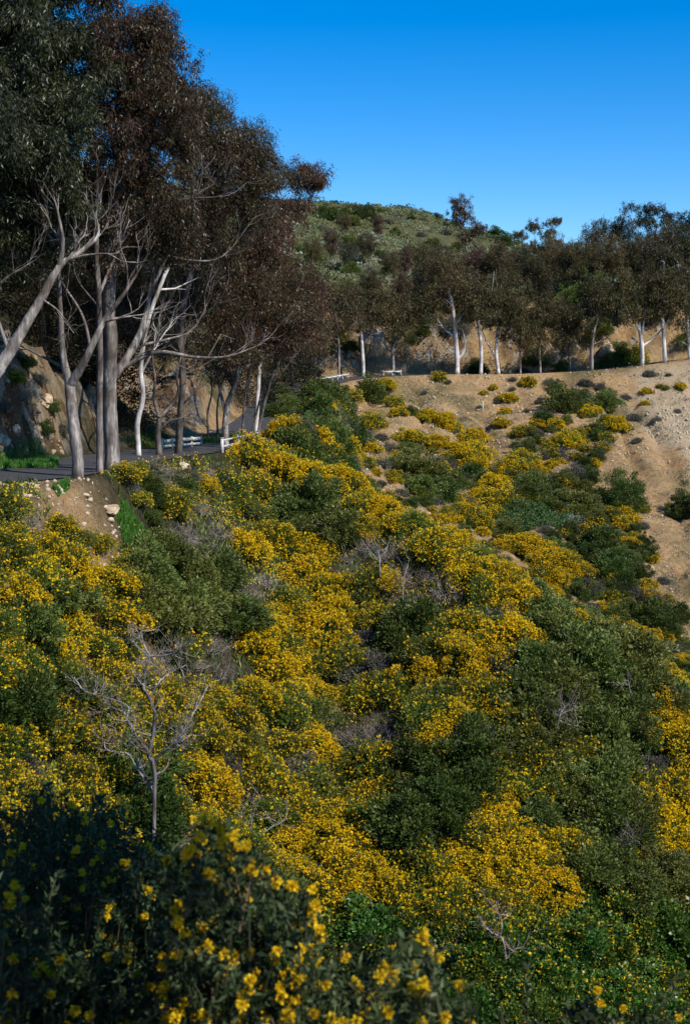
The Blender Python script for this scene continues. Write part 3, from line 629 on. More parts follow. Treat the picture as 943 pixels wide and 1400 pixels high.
# gravel on the scree
def ico():
    t = (1 + 5 ** .5) / 2; V = unit(np.array([(-1, t, 0), (1, t, 0), (-1, -t, 0), (1, -t, 0), (0, -1, t), (0, 1, t), (0, -1, -t), (0, 1, -t), (t, 0, -1), (t, 0, 1), (-t, 0, -1), (-t, 0, 1)], float))
    F = [(0, 11, 5), (0, 5, 1), (0, 1, 7), (0, 7, 10), (0, 10, 11), (1, 5, 9), (5, 11, 4), (11, 10, 2), (10, 7, 6), (7, 1, 8), (3, 9, 4), (3, 4, 2), (3, 2, 6), (3, 6, 8), (3, 8, 9), (4, 9, 5), (2, 4, 11), (6, 2, 10), (8, 6, 7), (9, 8, 1)]
    return V, np.array(F)
IV, IF = ico()
def stones(n, xr, yr, cond, sizes, name, lab):
    x = rng.uniform(*xr, n); y = rng.uniform(*yr, n); k = cond(x, y); x, y = x[k], y[k]; z, rdd, _, _ = H(x, y, True); k = rdd > 3.3; x, y, z = x[k], y[k], z[k]; n = len(x)
    s = sizes[0] + (sizes[1] - sizes[0]) * rng.random(n) ** 4
    V = IV[None] * (1 + rng.normal(size=(n, 12, 1)) * .3) * (s[:, None, None] * rng.uniform(.6, 1.1, (n, 1, 3))) + np.stack([x, y, z + s * .2], 1)[:, None]
    F = IF[None] + (np.arange(n) * 12)[:, None, None]; q = Mb(); q.add(V.reshape(-1, 3), F.reshape(-1, 3), np.repeat(rng.random(n), 20)); return tag(q.build(name, M['bank_rock'] if 'bank' in name or 'cut' in name else M['pale_rock']), lab, 'gravel', kind='stuff')
stones(13000, (27, 44), (92, 141), lambda x, y: fbm(x / 5, y / 5, 3) * 3 + x - 30.5 + (y - 105) * .055 > rng.random(len(x)) * 3, (.03, .19), 'gravel', 'pale loose stones and gravel on the scree chute')
stones(11000, (-2, 34), (96, 150), lambda x, y: fbm(x / 3, y / 3, 3) > -.1, (.02, .15), 'loose_stones', 'small loose stones scattered on the sandy slope')
stones(3500, (-6, 46), (155, 160), lambda x, y: x > -99, (.03, .16), 'cut_rubble', 'rubble lying along the foot of the rocky cut')

stones(7000, (-24, -13), (55, 73), lambda x, y: x < np.interp(y, road[:100, 1], road[:100, 0]) - 3.1, (.03, .26), 'bank_rubble', 'broken rock and rubble covering the left road cut')
def boulder(u, v, r, m, look, y0=30., flat=.7, name='boulder', sink=.25):
    import bmesh
    p = ray(u, v + r * .5, y0); s = r / FPX * p[1]
    bm = bmesh.new(); bmesh.ops.create_icosphere(bm, subdivisions=4, radius=1)
    off = rng.random() * 50
    for vtx in bm.verts:
        c = vtx.co; d = 1 + float(fbm(np.array([c.x * 1.6 + off]), np.array([c.y * 1.6 + c.z * 1.9]), 4)[0]) * .6
        vtx.co = Vector((c.x * d * s, c.y * d * s * .8, c.z * d * s * flat))
    me = bpy.data.meshes.new(name); bm.to_mesh(me); bm.free(); me.materials.append(m)
    o = bpy.data.objects.new(name, me); C.objects.link(o); o.location = (p[0], p[1], p[2] + s * flat * (1 - sink * 2) * .5); o.rotation_euler = (0, 0, rng.random() * 6)
    tag(o, look, 'boulder'); return o
boulder(386, 687, 7, M['pale_rock'], 'pale boulder lying below the near guard rail')
boulder(148, 690, 15, M['rock'], 'long pale slab on the bare mound beside the grass strip', flat=.45)
boulder(512, 467, 20, M['rock'], 'smooth ochre bluff standing behind the thin white tree', y0=156, flat=1.2)
boulder(250, 635, 8, M['pale_rock'], 'pale boulder under the dark straight trunk', flat=.6)
for k, (u, v, r, lab) in enumerate([(5, 600, 9, 'pale grey boulder at the far left of the road cut'), (22, 585, 7, 'grey boulder set in the road cut above the grass'), (40, 525, 10, 'ochre rock jutting from the top of the road cut'),
                                    (62, 545, 10, 'tan rock halfway up the road cut behind the trunks'), (750, 480, 14, 'ochre boulder in the far rocky cut behind two trunks'), (780, 470, 12, 'round ochre boulder higher in the far rocky cut'), (830, 475, 13, 'tan boulder in the far rocky cut left of the forked white tree')]):
    boulder(u, v, r, M['rock'] if k > 1 else M['pale_rock'], lab, y0=50 if u < 200 else 156, flat=.9)

stones(700, (-14, -8), (51, 57), lambda x, y: x > np.interp(y, road[:100, 1], road[:100, 0]) + 2.5, (.02, .16), 'mound_rubble', 'stones and clods on the bare mound below the road')
# grass
def grass_patch(poly, n, lab, y0=40., L=(.15, .4), m='grass'):
    us = [p[0] for p in poly]; vs_ = [p[1] for p in poly]; P = []
    tri = np.array([ray(a, b, y0) for a, b in poly]); cx_, cy_ = tri[:, 0], tri[:, 1]
    x = rng.uniform(cx_.min(), cx_.max(), n * 3); y = rng.uniform(cy_.min(), cy_.max(), n * 3); ins = np.zeros(len(x), bool); j = len(poly) - 1
    for i_ in range(len(poly)):
        c_ = ((cy_[i_] > y) != (cy_[j] > y)) & (x < (cx_[j] - cx_[i_]) * (y - cy_[i_]) / (cy_[j] - cy_[i_] + 1e-9) + cx_[i_]); ins ^= c_; j = i_
    x, y = x[ins][:n], y[ins][:n]; q = Mb()
    q.cards(np.stack([x, y, H(x, y)], 1), rdir(len(x)) * .4 + np.array([0, 0, 1]), rng.uniform(*L, len(x)), .03); tag(q.build('grass', M[m]), lab, 'grass', kind='stuff')
grass_patch([(-10, 642), (-10, 618), (30, 612), (58, 606), (80, 632), (78, 641)], 9000, 'bright green grass at the foot of the left road cut')
grass_patch([(158, 698), (172, 690), (210, 742), (215, 765), (172, 752)], 6000, 'bright green grass strip beside the bare mound')
grass_patch([(72, 668), (95, 658), (96, 672), (80, 680)], 1200, 'small tuft of grass on the bare mound', L=(.1, .25))
grass_patch([(165, 598), (215, 590), (330, 594), (330, 604), (165, 606)], 4000, 'green grass verge behind the road', y0=80)

# ------------------------------------------------------------------ trees
M['shaded_wood_leaf'] = leafmat('shaded_wood_leaf', [(0, (.010, .012, .005)), (.5, (.024, .026, .010)), (.9, (.045, .04, .018)), (1, (.08, .07, .035))], .55, .25, .1)  # shade behind the left crowns is put into this near-black leaf colour
def euc_leaves(q, c, r, n, L, wr=.22, flat=.75, droop=.9):
    ns = max(5, n // 26); g = in_ball(ns) * r * np.array([1, 1, flat]); per = n // ns
    sp = np.repeat(g, per, 0) + rng.normal(size=(ns * per, 3)) * r * .14 * np.array([1, 1, 1.2]); k = len(sp)
    ln = rng.uniform(.7, 1.3, k) * L
    q.cards(c + sp, rdir(k) * .75 + unit(sp) * .35 - np.array([0, 0, droop]), ln, ln * wr, np.clip(np.repeat(rng.random(ns), per) * .5 + rng.random(k) * .5, 0, 1), mid=.4)
def grow(q, nodes, clumps, r_end=.012, r_lim=.07, k=5):
    """joins every leaf clump to the nearest lower point of the limbs with a bowed branch"""
    NP = np.array([n_[0] for n_ in nodes]); NR = [n_[1] for n_ in nodes]
    order = sorted(range(len(clumps)), key=lambda i_: np.min(np.linalg.norm(NP - clumps[i_][0], axis=1)))
    for i_ in order:
        c, r = clumps[i_]; d = np.linalg.norm(NP - c, axis=1) + np.maximum(0, NP[:, 2] - c[2] + .3) * 2.5
        j = int(d.argmin()); p = NP[j]; Ln = np.linalg.norm(c - p)
        if Ln < .2: continue
        mid1 = p + (c - p) * .35 + np.array([0, 0, -.06 * Ln]) + rng.normal(size=3) * .07 * Ln; mid2 = p + (c - p) * .7 + np.array([0, 0, .03 * Ln]) + rng.normal(size=3) * .06 * Ln
        r0 = min(NR[j] * .65, r_lim, .02 + .018 * Ln); q.tube([p, mid1, mid2, c], [r0, r0 * .75, r0 * .5, max(r0 * .25, r_end * .6)], k)
        for _ in range(3): e = c + rdir(1)[0] * r * .8; q.tube([mid2 + (c - mid2) * rng.random(), (c + e) / 2 + rng.normal(size=3) * .08, e], [r0 * .4, r0 * .25, r_end * .4], 3)
        NP = np.vstack([NP, mid1, mid2]); NR += [r0 * .75, r0 * .5]
def catmull(P, m=5):
    P = np.asarray(P, float)
    if len(P) < 3: return np.array([P[0] + (P[-1] - P[0]) * t for t in np.linspace(0, 1, m)])
    Q = np.vstack([2 * P[0] - P[1], P, 2 * P[-1] - P[-2]]); o = []
    for i_ in range(1, len(Q) - 2):
        for t in np.linspace(0, 1, m, endpoint=False): o.append(.5 * (2 * Q[i_] + (Q[i_ + 1] - Q[i_ - 1]) * t + (2 * Q[i_ - 1] - 5 * Q[i_] + 4 * Q[i_ + 1] - Q[i_ + 2]) * t * t + (3 * Q[i_] - Q[i_ - 1] - 3 * Q[i_ + 1] + Q[i_ + 2]) * t ** 3))
    o.append(P[-1]); return np.array(o)
def px_tree(label, base, Y, limbs, crown, bk='bark', leaf='euc_leaf', L=.17, nleaf=420, cr=.9, ycrown=None, name='eucalyptus_tree', group=None, flare=1.5, ground_v=None, rl=.07, droop=.9, dys=1.0):
    if Y < 120: cr *= .84; nleaf = int(nleaf * 1.15)
    """limbs: (width px at start, width px at end, [(u, v[, dY])...]); the first starts at the base. crown: (u, v, ru, rv, n[, dY, depth])"""
    bu, bv = base; b = at(bu, bv, Y); zg = hz(b[0], b[1]); dv = to_px(np.array([b[0], b[1], zg]))[1] - bv
    if ground_v is False: dv = 0; zg = b[2]
    root = empty(name, (b[0], b[1], zg)); o = np.array([b[0], b[1], zg]); tag(root, label, 'tree', group)
    q = Mb(); nodes = []; per = Y / FPX
    for li, (w0, w1, pl) in enumerate(limbs):
        P = []; dy = 0
        for j, pt in enumerate(pl):
            dy = pt[2] if len(pt) > 2 else (dy + rng.uniform(-.5, .5) * dys if j else dy)
            P.append(at(pt[0], pt[1] + dv * (1 if li == 0 and j == 0 else .6), Y + dy) - o)
        if li == 0: P = [P[0] + np.array([0, 0, -.4])] + [P[0] + np.array([0, 0, .12])] + P[1:]
        elif nodes:      # start exactly on the limb already there
            NPn = np.array([n_[0] for n_ in nodes]); pxn = np.array([to_px(p_ + o) for p_ in NPn]); j = int(((pxn - np.array(to_px(P[0] + o))) ** 2).sum(1).argmin())
            sh = NPn[j] - P[0]; P = [p_ + (sh if jj == 0 else np.array([0, sh[1], 0])) for jj, p_ in enumerate(P)]
        S = catmull(P, 5); rr = np.linspace(w0, w1 if li == 0 else w1 * .55, len(S)) * per / 2 * (.84 if Y < 120 else .8)
        if li == 0: rr[:3] *= np.linspace(flare, 1.05, 3)
        S = S + fbm(np.arange(len(S)) * .6 + li * 9, np.arange(len(S)) * .1, 2)[:, None] * rr[:, None] * .3 * np.array([1, 1, 0]) * (np.arange(len(S)) > 0)[:, None]
        q.tube(S, rr, 9)
        if Y < 100:
            for jj in (-1, -2, -4, -7):
                if li and len(S) > 8: branch_rec(q, S[jj], unit(unit(S[-1] - S[-4]) + rdir(1)[0] * .6), rng.uniform(.8, 1.6), max(rr[jj] * .6, .014), 2, .8, 4, 4, .12)
        nodes += [(p_, r_) for p_, r_ in zip(S[2:], rr[2:])]
    cl = []; lf = Mb()
    for e in crown:
        u, v, ru, rv, n = e[:5]; dY = e[5] if len(e) > 5 else 0; dd = e[6] if len(e) > 6 else 1.6
        for _ in range(n):
            g = in_ball(1)[0]; c = at(u + ru * g[0], v + rv * g[1] + dv * .5, Y + dY + dd * g[2]) - o; cl.append((c, cr * rng.uniform(.65, 1.2)))
    grow(q, nodes, cl, rl and .012, rl)
    for c, r in cl: euc_leaves(lf, c, r, nleaf, L, droop=droop)
    q.build('trunk', M[bk], root, smooth=True); 
    if cl: lf.build('crown', M[leaf], root)
    return root
MPOLY = [(-80, -90), (150, -70), (152, 10), (175, 8), (212, 15), (226, 45), (222, 85), (243, 68), (262, 82), (268, 118), (300, 124), (330, 152), (358, 182), (372, 208), (386, 232), (388, 300), (392, 355), (375, 420), (300, 440), (250, 400), (225, 345), (180, 315), (120, 300), (60, 330), (-80, 350)]
ANCH = {'a': [(50, 60), (40, 230), (70, 160)], 'b': [(160, 90), (150, 200)], 'c': [(215, 120), (220, 230), (225, 300), (205, 50)], 'd': [(-20, 200)], 'e': [(280, 170), (290, 120), (260, 240)], 'f': [(310, 210), (305, 300)], 'g': [(350, 215), (345, 290)], 'h': [(350, 360), (300, 400), (375, 330)]}
MASS = {k: [] for k in ANCH}; _pl = []
while len(_pl) < 430:
    u, v = rng.uniform(-80, 400), rng.uniform(-90, 445)
    if not inpoly(u, v, MPOLY) or any((u - a) ** 2 + (v - b) ** 2 < 9 ** 2 for a, b in _pl) or (u - 103) ** 2 + (v - 98) ** 2 < 22 ** 2: continue
    if v > 290 and u < 220 and rng.random() < .5: continue
    _pl.append((u, v)); k = min(ANCH, key=lambda a: min((u - x) ** 2 + (v - y) ** 2 for x, y in ANCH[a])); MASS[k].append((u, v, 1, 1, 1, 0, 3.4))
LOWP = [(-80, 300), (200, 290), (330, 320), (432, 372), (444, 430), (420, 470), (330, 500), (215, 470), (120, 440), (-80, 470)]
_n = 0
while _n < 330:
    u, v = rng.uniform(-80, 445), rng.uniform(290, 500)
    if u < 260 and v > 420 and rng.random() < .5: continue
    if not inpoly(u, v, LOWP): continue
    _n += 1; k = min('efgh', key=lambda a: abs(u - ANCH[a][0][0]) * rng.uniform(.5, 1.5)); MASS[k].append((u, v, 1, 1, 1, rng.uniform(-1.5 if u > 270 else 3, 14), 1.5))
for _ in range(60):
    u, v = rng.uniform(-70, 235), rng.uniform(245, 375); k = min('abcd', key=lambda a: abs(u - ANCH[a][0][0])); MASS[k].append((u, v, 1, 1, 1, rng.uniform(0, 3), 1.))
for _ in range(50):
    u, v = rng.uniform(290, 440), rng.uniform(370, 475); MASS['h'].append((u, v, 1, 1, 1, 0, 2.5))
GT = 'tall eucalyptus trees at the left road bend'
# foreground group at the bend, left
px_tree('thick grey eucalyptus forking low above the bare mound at the road bend', (107, 645), 58,
 [(21, 17, [(107, 645), (104, 600), (99, 560), (95, 515)]), (14, 6, [(96, 520), (84, 480), (80, 420), (78, 340), (76, 260)]), (15, 7, [(97, 520), (118, 480), (140, 435), (165, 400), (185, 370)]),
  (6, 2, [(85, 500), (60, 485), (30, 470), (0, 455)]), (6, 2, [(125, 472), (115, 430), (98, 400), (85, 380)]), (6, 2.5, [(140, 435), (165, 430), (200, 425)]), (7, 3, [(78, 340), (60, 300), (52, 260)]), (7, 3, [(80, 350), (110, 320), (135, 290)])],
 [(60, 110, 100, 95, 34, 0, 3.5), (40, 230, 80, 60, 14, -1, 2.5), (60, -20, 110, 60, 16, 1, 3)] + MASS['a'], leaf='euc_green', L=.2, nleaf=560, cr=1.05, group=GT)
px_tree('slender straight eucalyptus between the forked one and the thick ribbed one', (137, 640), 60.5,
 [(13, 7, [(137, 640), (136, 560), (137, 480), (135, 400), (132, 320), (140, 230)]), (6, 3, [(136, 400), (160, 350), (180, 300)]), (4, 2, [(135, 420), (110, 380), (100, 340)])],
 [(170, 80, 70, 80, 30, 1, 3), (160, 190, 50, 60, 12, 0, 2.5)] + MASS['b'], group=GT, nleaf=520, leaf='euc_leaf', cr=1.0)
px_tree('thick ribbed brown eucalyptus with a heavy limb rising right', (154, 643), 61.5,
 [(26, 18, [(154, 643), (152, 580), (150, 520), (152, 470), (150, 400), (158, 300), (170, 200)]), (16, 8, [(158, 520), (178, 480), (196, 440), (204, 400), (215, 340)]), (9, 4, [(165, 505), (185, 490), (195, 470)]),
  (7, 3, [(204, 395), (235, 320), (255, 270), (290, 245)]), (8, 3, [(170, 500), (215, 480), (265, 487), (310, 486), (355, 470)]), (6, 2, [(205, 290), (240, 270), (300, 264)]), (5, 2, [(196, 470), (230, 462), (262, 450), (284, 412)]), (5, 2, [(215, 340), (250, 350), (300, 345), (345, 290)])],
 [(215, 120, 60, 70, 22, 0, 3), (230, 200, 60, 60, 20, 1, 3), (205, 60, 35, 50, 10, 0, 2), (160, 280, 60, 50, 8, 1.5, 2)] + MASS['c'], bk='bark', group=GT, nleaf=520, cr=1.0)
px_tree('big pale limb leaning in from the left frame edge', (-75, 640), 54.5,
 [(26, 24, [(-75, 640), (-50, 560), (0, 488)]), (22, 12, [(0, 488, 0), (30, 440, .3), (62, 385, .6), (82, 350, .8), (104, 335, 1)]), (10, 5, [(82, 352), (80, 310), (70, 260)]), (9, 4, [(98, 338), (125, 310), (130, 290)]), (7, 2, [(10, 470), (-10, 400), (0, 372), (50, 340)]), (4, 1.5, [(55, 395), (75, 410), (90, 430)])],
 [(-30, 150, 60, 90, 12, 0, 3), (30, 160, 60, 60, 12, -1, 2)] + MASS['d'], bk='bark', group=GT, leaf='euc_green', L=.21, nleaf=560, cr=1.1)
px_tree('pale curved eucalyptus standing before the lit sand bank', (190, 606), 74,
 [(10, 6, [(190, 606), (188, 570), (196, 530), (193, 490), (205, 420), (240, 330)]), (4, 2, [(196, 500), (215, 460), (235, 430)])], [(275, 190, 50, 50, 16, 0, 3), (285, 150, 38, 38, 10, 1, 3)] + MASS['e'], bk='bark_pale', group=GT, nleaf=520, cr=1.2)
px_tree('dark eucalyptus dividing into two bent stems beside the far rail', (218, 622), 75,
 [(11, 9, [(218, 622), (216, 595), (218, 570)]), (7, 3, [(218, 572), (212, 545), (213, 515), (210, 480), (225, 410)]), (7, 3, [(219, 570), (235, 553), (245, 535), (243, 510), (260, 440)]), (6, 2, [(220, 590), (232, 575), (250, 570), (268, 555)])],
 [(310, 210, 42, 45, 18, 0, 3), (300, 270, 45, 45, 16, 0, 3)] + MASS['f'], bk='bark_dark', group=GT, nleaf=520, cr=1.2)
px_tree('straight dark eucalyptus trunk left of the near white rail', (244, 626), 77,
 [(13, 9, [(244, 626), (246, 580), (250, 520), (248, 440), (270, 340)]), (5, 2, [(248, 560), (262, 545), (272, 530)])], [(345, 210, 26, 36, 14, 0, 3), (345, 270, 40, 50, 22, 1, 3)] + MASS['g'], bk='bark_dark', group=GT, nleaf=520, cr=1.2)
px_tree('grey eucalyptus at the near rail end, crown spreading right', (309, 606), 84,
 [(13, 9, [(309, 606), (308, 575), (312, 545)]), (10, 4, [(312, 548), (322, 515), (326, 480), (330, 420)]), (6, 3, [(309, 560), (300, 530), (296, 490), (300, 440)]), (5, 2, [(322, 500), (355, 488), (385, 470)]), (4, 2, [(326, 480), (350, 440), (360, 400)])],
 [(350, 360, 50, 50, 26, 0, 3), (300, 400, 50, 40, 16, 1, 3), (375, 310, 22, 40, 8, 0, 2)] + MASS['h'], bk='bark', leaf='euc_red', group=GT, nleaf=460, cr=1.2)
px_tree('small reddish brown eucalyptus with a rounded crown beyond the rail', (352, 592), 90,
 [(7, 4, [(352, 592), (358, 560), (368, 520), (385, 480)]), (3, 1.5, [(368, 520), (395, 490), (412, 460)])], [(402, 420, 42, 42, 30, 0, 2.4)], bk='bark', leaf='euc_red', group=GT, nleaf=460, cr=1.0)
px_tree('eucalyptus with a pale leaning trunk, its crown out over the green hill', (350, 590), 97,
 [(8, 5, [(350, 590), (355, 500), (368, 410), (385, 345), (395, 310)]), (4, 2, [(388, 335), (410, 300), (428, 262)]), (4, 1.5, [(384, 345), (392, 315), (388, 295)])],
 [(428, 246, 25, 17, 12, 0, 1.5), (405, 232, 20, 10, 6, 0, 1.5), (402, 285, 24, 20, 10, 0, 1.5), (380, 300, 20, 40, 8, 0, 2)], bk='bark_pale', leaf='euc_red', group=GT, nleaf=380, cr=1.0, L=.2)
for k, (u, v, Y, pl, lab) in enumerate([(285, 592, 92, [(285, 592), (284, 560), (290, 530), (288, 500)], 'thin dark sapling left of the grey tree at the rail'), (298, 594, 93, [(298, 594), (297, 555), (303, 520)], 'thinner dark sapling hugging the grey tree at the rail'),
                              (332, 596, 91, [(332, 596), (333, 560), (338, 520), (345, 480)], 'thin stem rising behind the near white rail'), (341, 597, 90, [(341, 597), (350, 565), (358, 530), (372, 495)], 'thin pale stem leaning right behind the near rail')]):
    px_tree(lab, (u, v), Y, [(5, 2, pl)], [(pl[-1][0], pl[-1][1] - 14, 22, 18, 5, 0, 1)], bk='bark_dark' if k < 2 else 'bark', leaf='euc_green', group='thin saplings behind the near rail', nleaf=260, cr=.8, name='sapling')

# dark thicket on the slope behind the bend
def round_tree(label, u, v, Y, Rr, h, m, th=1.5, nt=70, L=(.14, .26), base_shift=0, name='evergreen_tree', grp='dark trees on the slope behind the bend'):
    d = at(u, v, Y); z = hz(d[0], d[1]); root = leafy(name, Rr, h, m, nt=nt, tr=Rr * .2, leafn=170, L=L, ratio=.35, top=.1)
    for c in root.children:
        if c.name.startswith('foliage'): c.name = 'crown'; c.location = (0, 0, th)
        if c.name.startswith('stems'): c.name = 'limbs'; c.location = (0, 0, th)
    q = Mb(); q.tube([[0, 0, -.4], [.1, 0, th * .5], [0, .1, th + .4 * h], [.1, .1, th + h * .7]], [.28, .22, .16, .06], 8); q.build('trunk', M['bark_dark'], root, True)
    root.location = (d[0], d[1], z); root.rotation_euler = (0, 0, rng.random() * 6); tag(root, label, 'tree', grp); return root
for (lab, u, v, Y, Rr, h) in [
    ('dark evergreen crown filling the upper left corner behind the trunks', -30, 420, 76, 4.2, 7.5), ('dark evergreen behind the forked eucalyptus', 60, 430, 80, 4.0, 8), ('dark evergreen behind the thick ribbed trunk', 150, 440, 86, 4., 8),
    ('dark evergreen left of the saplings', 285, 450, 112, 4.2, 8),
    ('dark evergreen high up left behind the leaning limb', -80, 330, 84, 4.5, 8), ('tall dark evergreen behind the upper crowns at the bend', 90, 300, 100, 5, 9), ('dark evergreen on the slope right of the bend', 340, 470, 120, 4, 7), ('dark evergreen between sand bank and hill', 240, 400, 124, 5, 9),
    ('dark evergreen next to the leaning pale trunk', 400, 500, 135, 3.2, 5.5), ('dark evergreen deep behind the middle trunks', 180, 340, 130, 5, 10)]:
    round_tree(lab, u, v, Y, Rr, h, M['shaded_wood_leaf'], th=.6)

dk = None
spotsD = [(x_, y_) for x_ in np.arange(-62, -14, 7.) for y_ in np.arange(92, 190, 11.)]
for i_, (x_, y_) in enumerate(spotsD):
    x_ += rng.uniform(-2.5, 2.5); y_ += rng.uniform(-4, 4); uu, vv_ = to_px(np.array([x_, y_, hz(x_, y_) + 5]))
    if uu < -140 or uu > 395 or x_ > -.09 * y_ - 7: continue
    if dk is None: dk = round_tree('x', 100, 300, 100, 4.6, 9.5, M['shaded_wood_leaf'], th=.8); o_ = dk
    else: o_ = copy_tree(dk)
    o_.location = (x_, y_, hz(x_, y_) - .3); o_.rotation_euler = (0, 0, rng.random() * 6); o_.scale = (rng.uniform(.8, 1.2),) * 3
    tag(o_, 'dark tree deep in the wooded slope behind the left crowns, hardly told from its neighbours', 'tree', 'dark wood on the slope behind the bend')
# ------------------------------------------------------------------ far row along the road
GF = 'eucalyptus trees lining the far road'
far = [
 ('dark slim eucalyptus leftmost behind the far rail', (463, 512), 147.5, [(5, 3, [(463, 512), (463, 470), (459, 430), (455, 400)]), (2.5, 1, [(463, 475), (452, 455), (448, 435)])], [(455, 425, 30, 38, 20)], 'bark', 'euc_far'),
 ('small eucalyptus half hidden left of the far rail', (430, 520), 143, [(4, 2.5, [(430, 520), (431, 490), (428, 460)])], [(425, 440, 20, 30, 12)], 'bark_dark', 'euc_far'),
 ('white straight eucalyptus trunk left of the ochre bluff', (497, 508), 149.5, [(7, 4, [(497, 508), (495, 470), (492, 440), (487, 400)]), (2.5, 1, [(493, 445), (505, 425), (510, 410)])], [(488, 400, 38, 36, 26)], 'bark_pale', 'euc_far'),
 ('short grey eucalyptus with two upraised arms right of the bluff', (537, 505), 150, [(7, 5, [(537, 505), (537, 480), (538, 462)]), (3.5, 2, [(537, 476), (526, 466), (517, 452)]), (3.5, 2, [(538, 474), (549, 464), (556, 455)]), (3.5, 2, [(538, 462), (536, 440), (540, 415)])], [(537, 412, 36, 44, 26)], 'bark', 'euc_far'),
 ('white eucalyptus with four crooked arms in the far row', (625, 508), 150, [(9, 6, [(625, 508), (624, 480), (622, 455), (620, 430), (617, 395), (612, 365)]), (4.5, 2, [(621, 462), (606, 446), (595, 431), (585, 425)]), (5, 3, [(625, 492), (634, 477), (635, 462), (632, 448)]), (4, 2, [(621, 440), (632, 428), (642, 416), (648, 408)]), (3.5, 1.5, [(623, 484), (612, 474), (600, 465)])], [(605, 350, 34, 24, 18), (603, 390, 46, 32, 22), (560, 410, 18, 20, 8), (640, 385, 20, 26, 8)], 'bark_pale', 'euc_far'),
 ('straight bright white eucalyptus trunk in the far row', (657, 510), 150, [(7, 5, [(657, 510), (657, 470), (653, 437), (652, 400)]), (2, 1, [(654, 455), (642, 452)])], [(650, 392, 28, 44, 20)], 'bark_pale', 'euc_far'),
 ('white eucalyptus crossed by a slanting limb beside the straight white one', (681, 508), 150.5, [(7, 4, [(681, 508), (678, 480), (680, 445), (682, 420)]), (4, 2.5, [(678, 486), (667, 468), (659, 450)]), (2.5, 1.5, [(666, 440), (672, 400), (676, 368)])], [(690, 390, 34, 52, 28)], 'bark_pale', 'euc_far'),
 ('thin brown eucalyptus right of the crossed white one', (711, 509), 151, [(4, 2.5, [(711, 509), (710, 470), (712, 440)])], [(716, 430, 26, 46, 18)], 'bark', 'euc_far'),
 ('thin grey eucalyptus with a low drooping crown in mid row', (738, 509), 151, [(5, 3, [(738, 509), (737, 470), (739, 430)])], [(746, 415, 34, 60, 28)], 'bark', 'euc_far'),
 ('dark narrow eucalyptus between mid row and the leaning brown trunk', (778, 506), 152, [(4, 2.5, [(778, 506), (777, 470), (780, 440)])], [(782, 425, 24, 40, 16)], 'bark_dark', 'euc_far'),
 ('brown eucalyptus curving right, before the big ochre cut', (808, 503), 150.5, [(8, 4, [(808, 503), (808, 475), (812, 448), (817, 425)]), (3, 1.5, [(809, 468), (825, 462), (840, 450)])], [(808, 402, 42, 42, 28)], 'bark', 'euc_far'),
 ('white eucalyptus forking into a wide candelabra near the right', (877, 497), 150.5, [(8, 6, [(877, 497), (877, 472), (874, 450)]), (4.5, 2.5, [(874, 452), (863, 434), (853, 418)]), (4, 2, [(875, 450), (872, 420), (862, 388)]), (4, 2, [(876, 462), (879, 435), (882, 405)]), (4, 2, [(878, 474), (895, 458), (915, 432)])], [(870, 385, 48, 40, 34)], 'bark_pale', 'euc_far'),
 ('tall straight eucalyptus second from the right edge', (908, 491), 150.5, [(8, 4, [(908, 491), (906, 450), (904, 400), (905, 350), (907, 310)])], [(908, 370, 40, 44, 26), (908, 320, 26, 20, 8)], 'bark_pale', 'euc_far'),
 ('pale eucalyptus at the right edge of the far row', (942, 488), 150.5, [(7, 4, [(942, 488), (939, 440), (935, 400), (934, 360)])], [(940, 395, 36, 66, 34)], 'bark_pale', 'euc_far'),
]
for lab, b, Y, limbs, cr_, bk, lf in far:
    limbs = [(limbs[0][0], limbs[0][1], [(a_, b_ + (max(0, 440 - b_) * .35)) for a_, b_ in limbs[0][2]])] + list(limbs[1:])
    cr_ = [(e[0], e[1] + 16, e[2], e[3] * .95) + tuple(e[4:]) for e in cr_]
    px_tree(lab, b, Y, limbs, cr_, bk=bk, leaf=lf, L=.27, nleaf=330, cr=1.4, group=GF, flare=1.25, rl=.05, dys=.8)
GS = 'taller trees standing up against the sky'
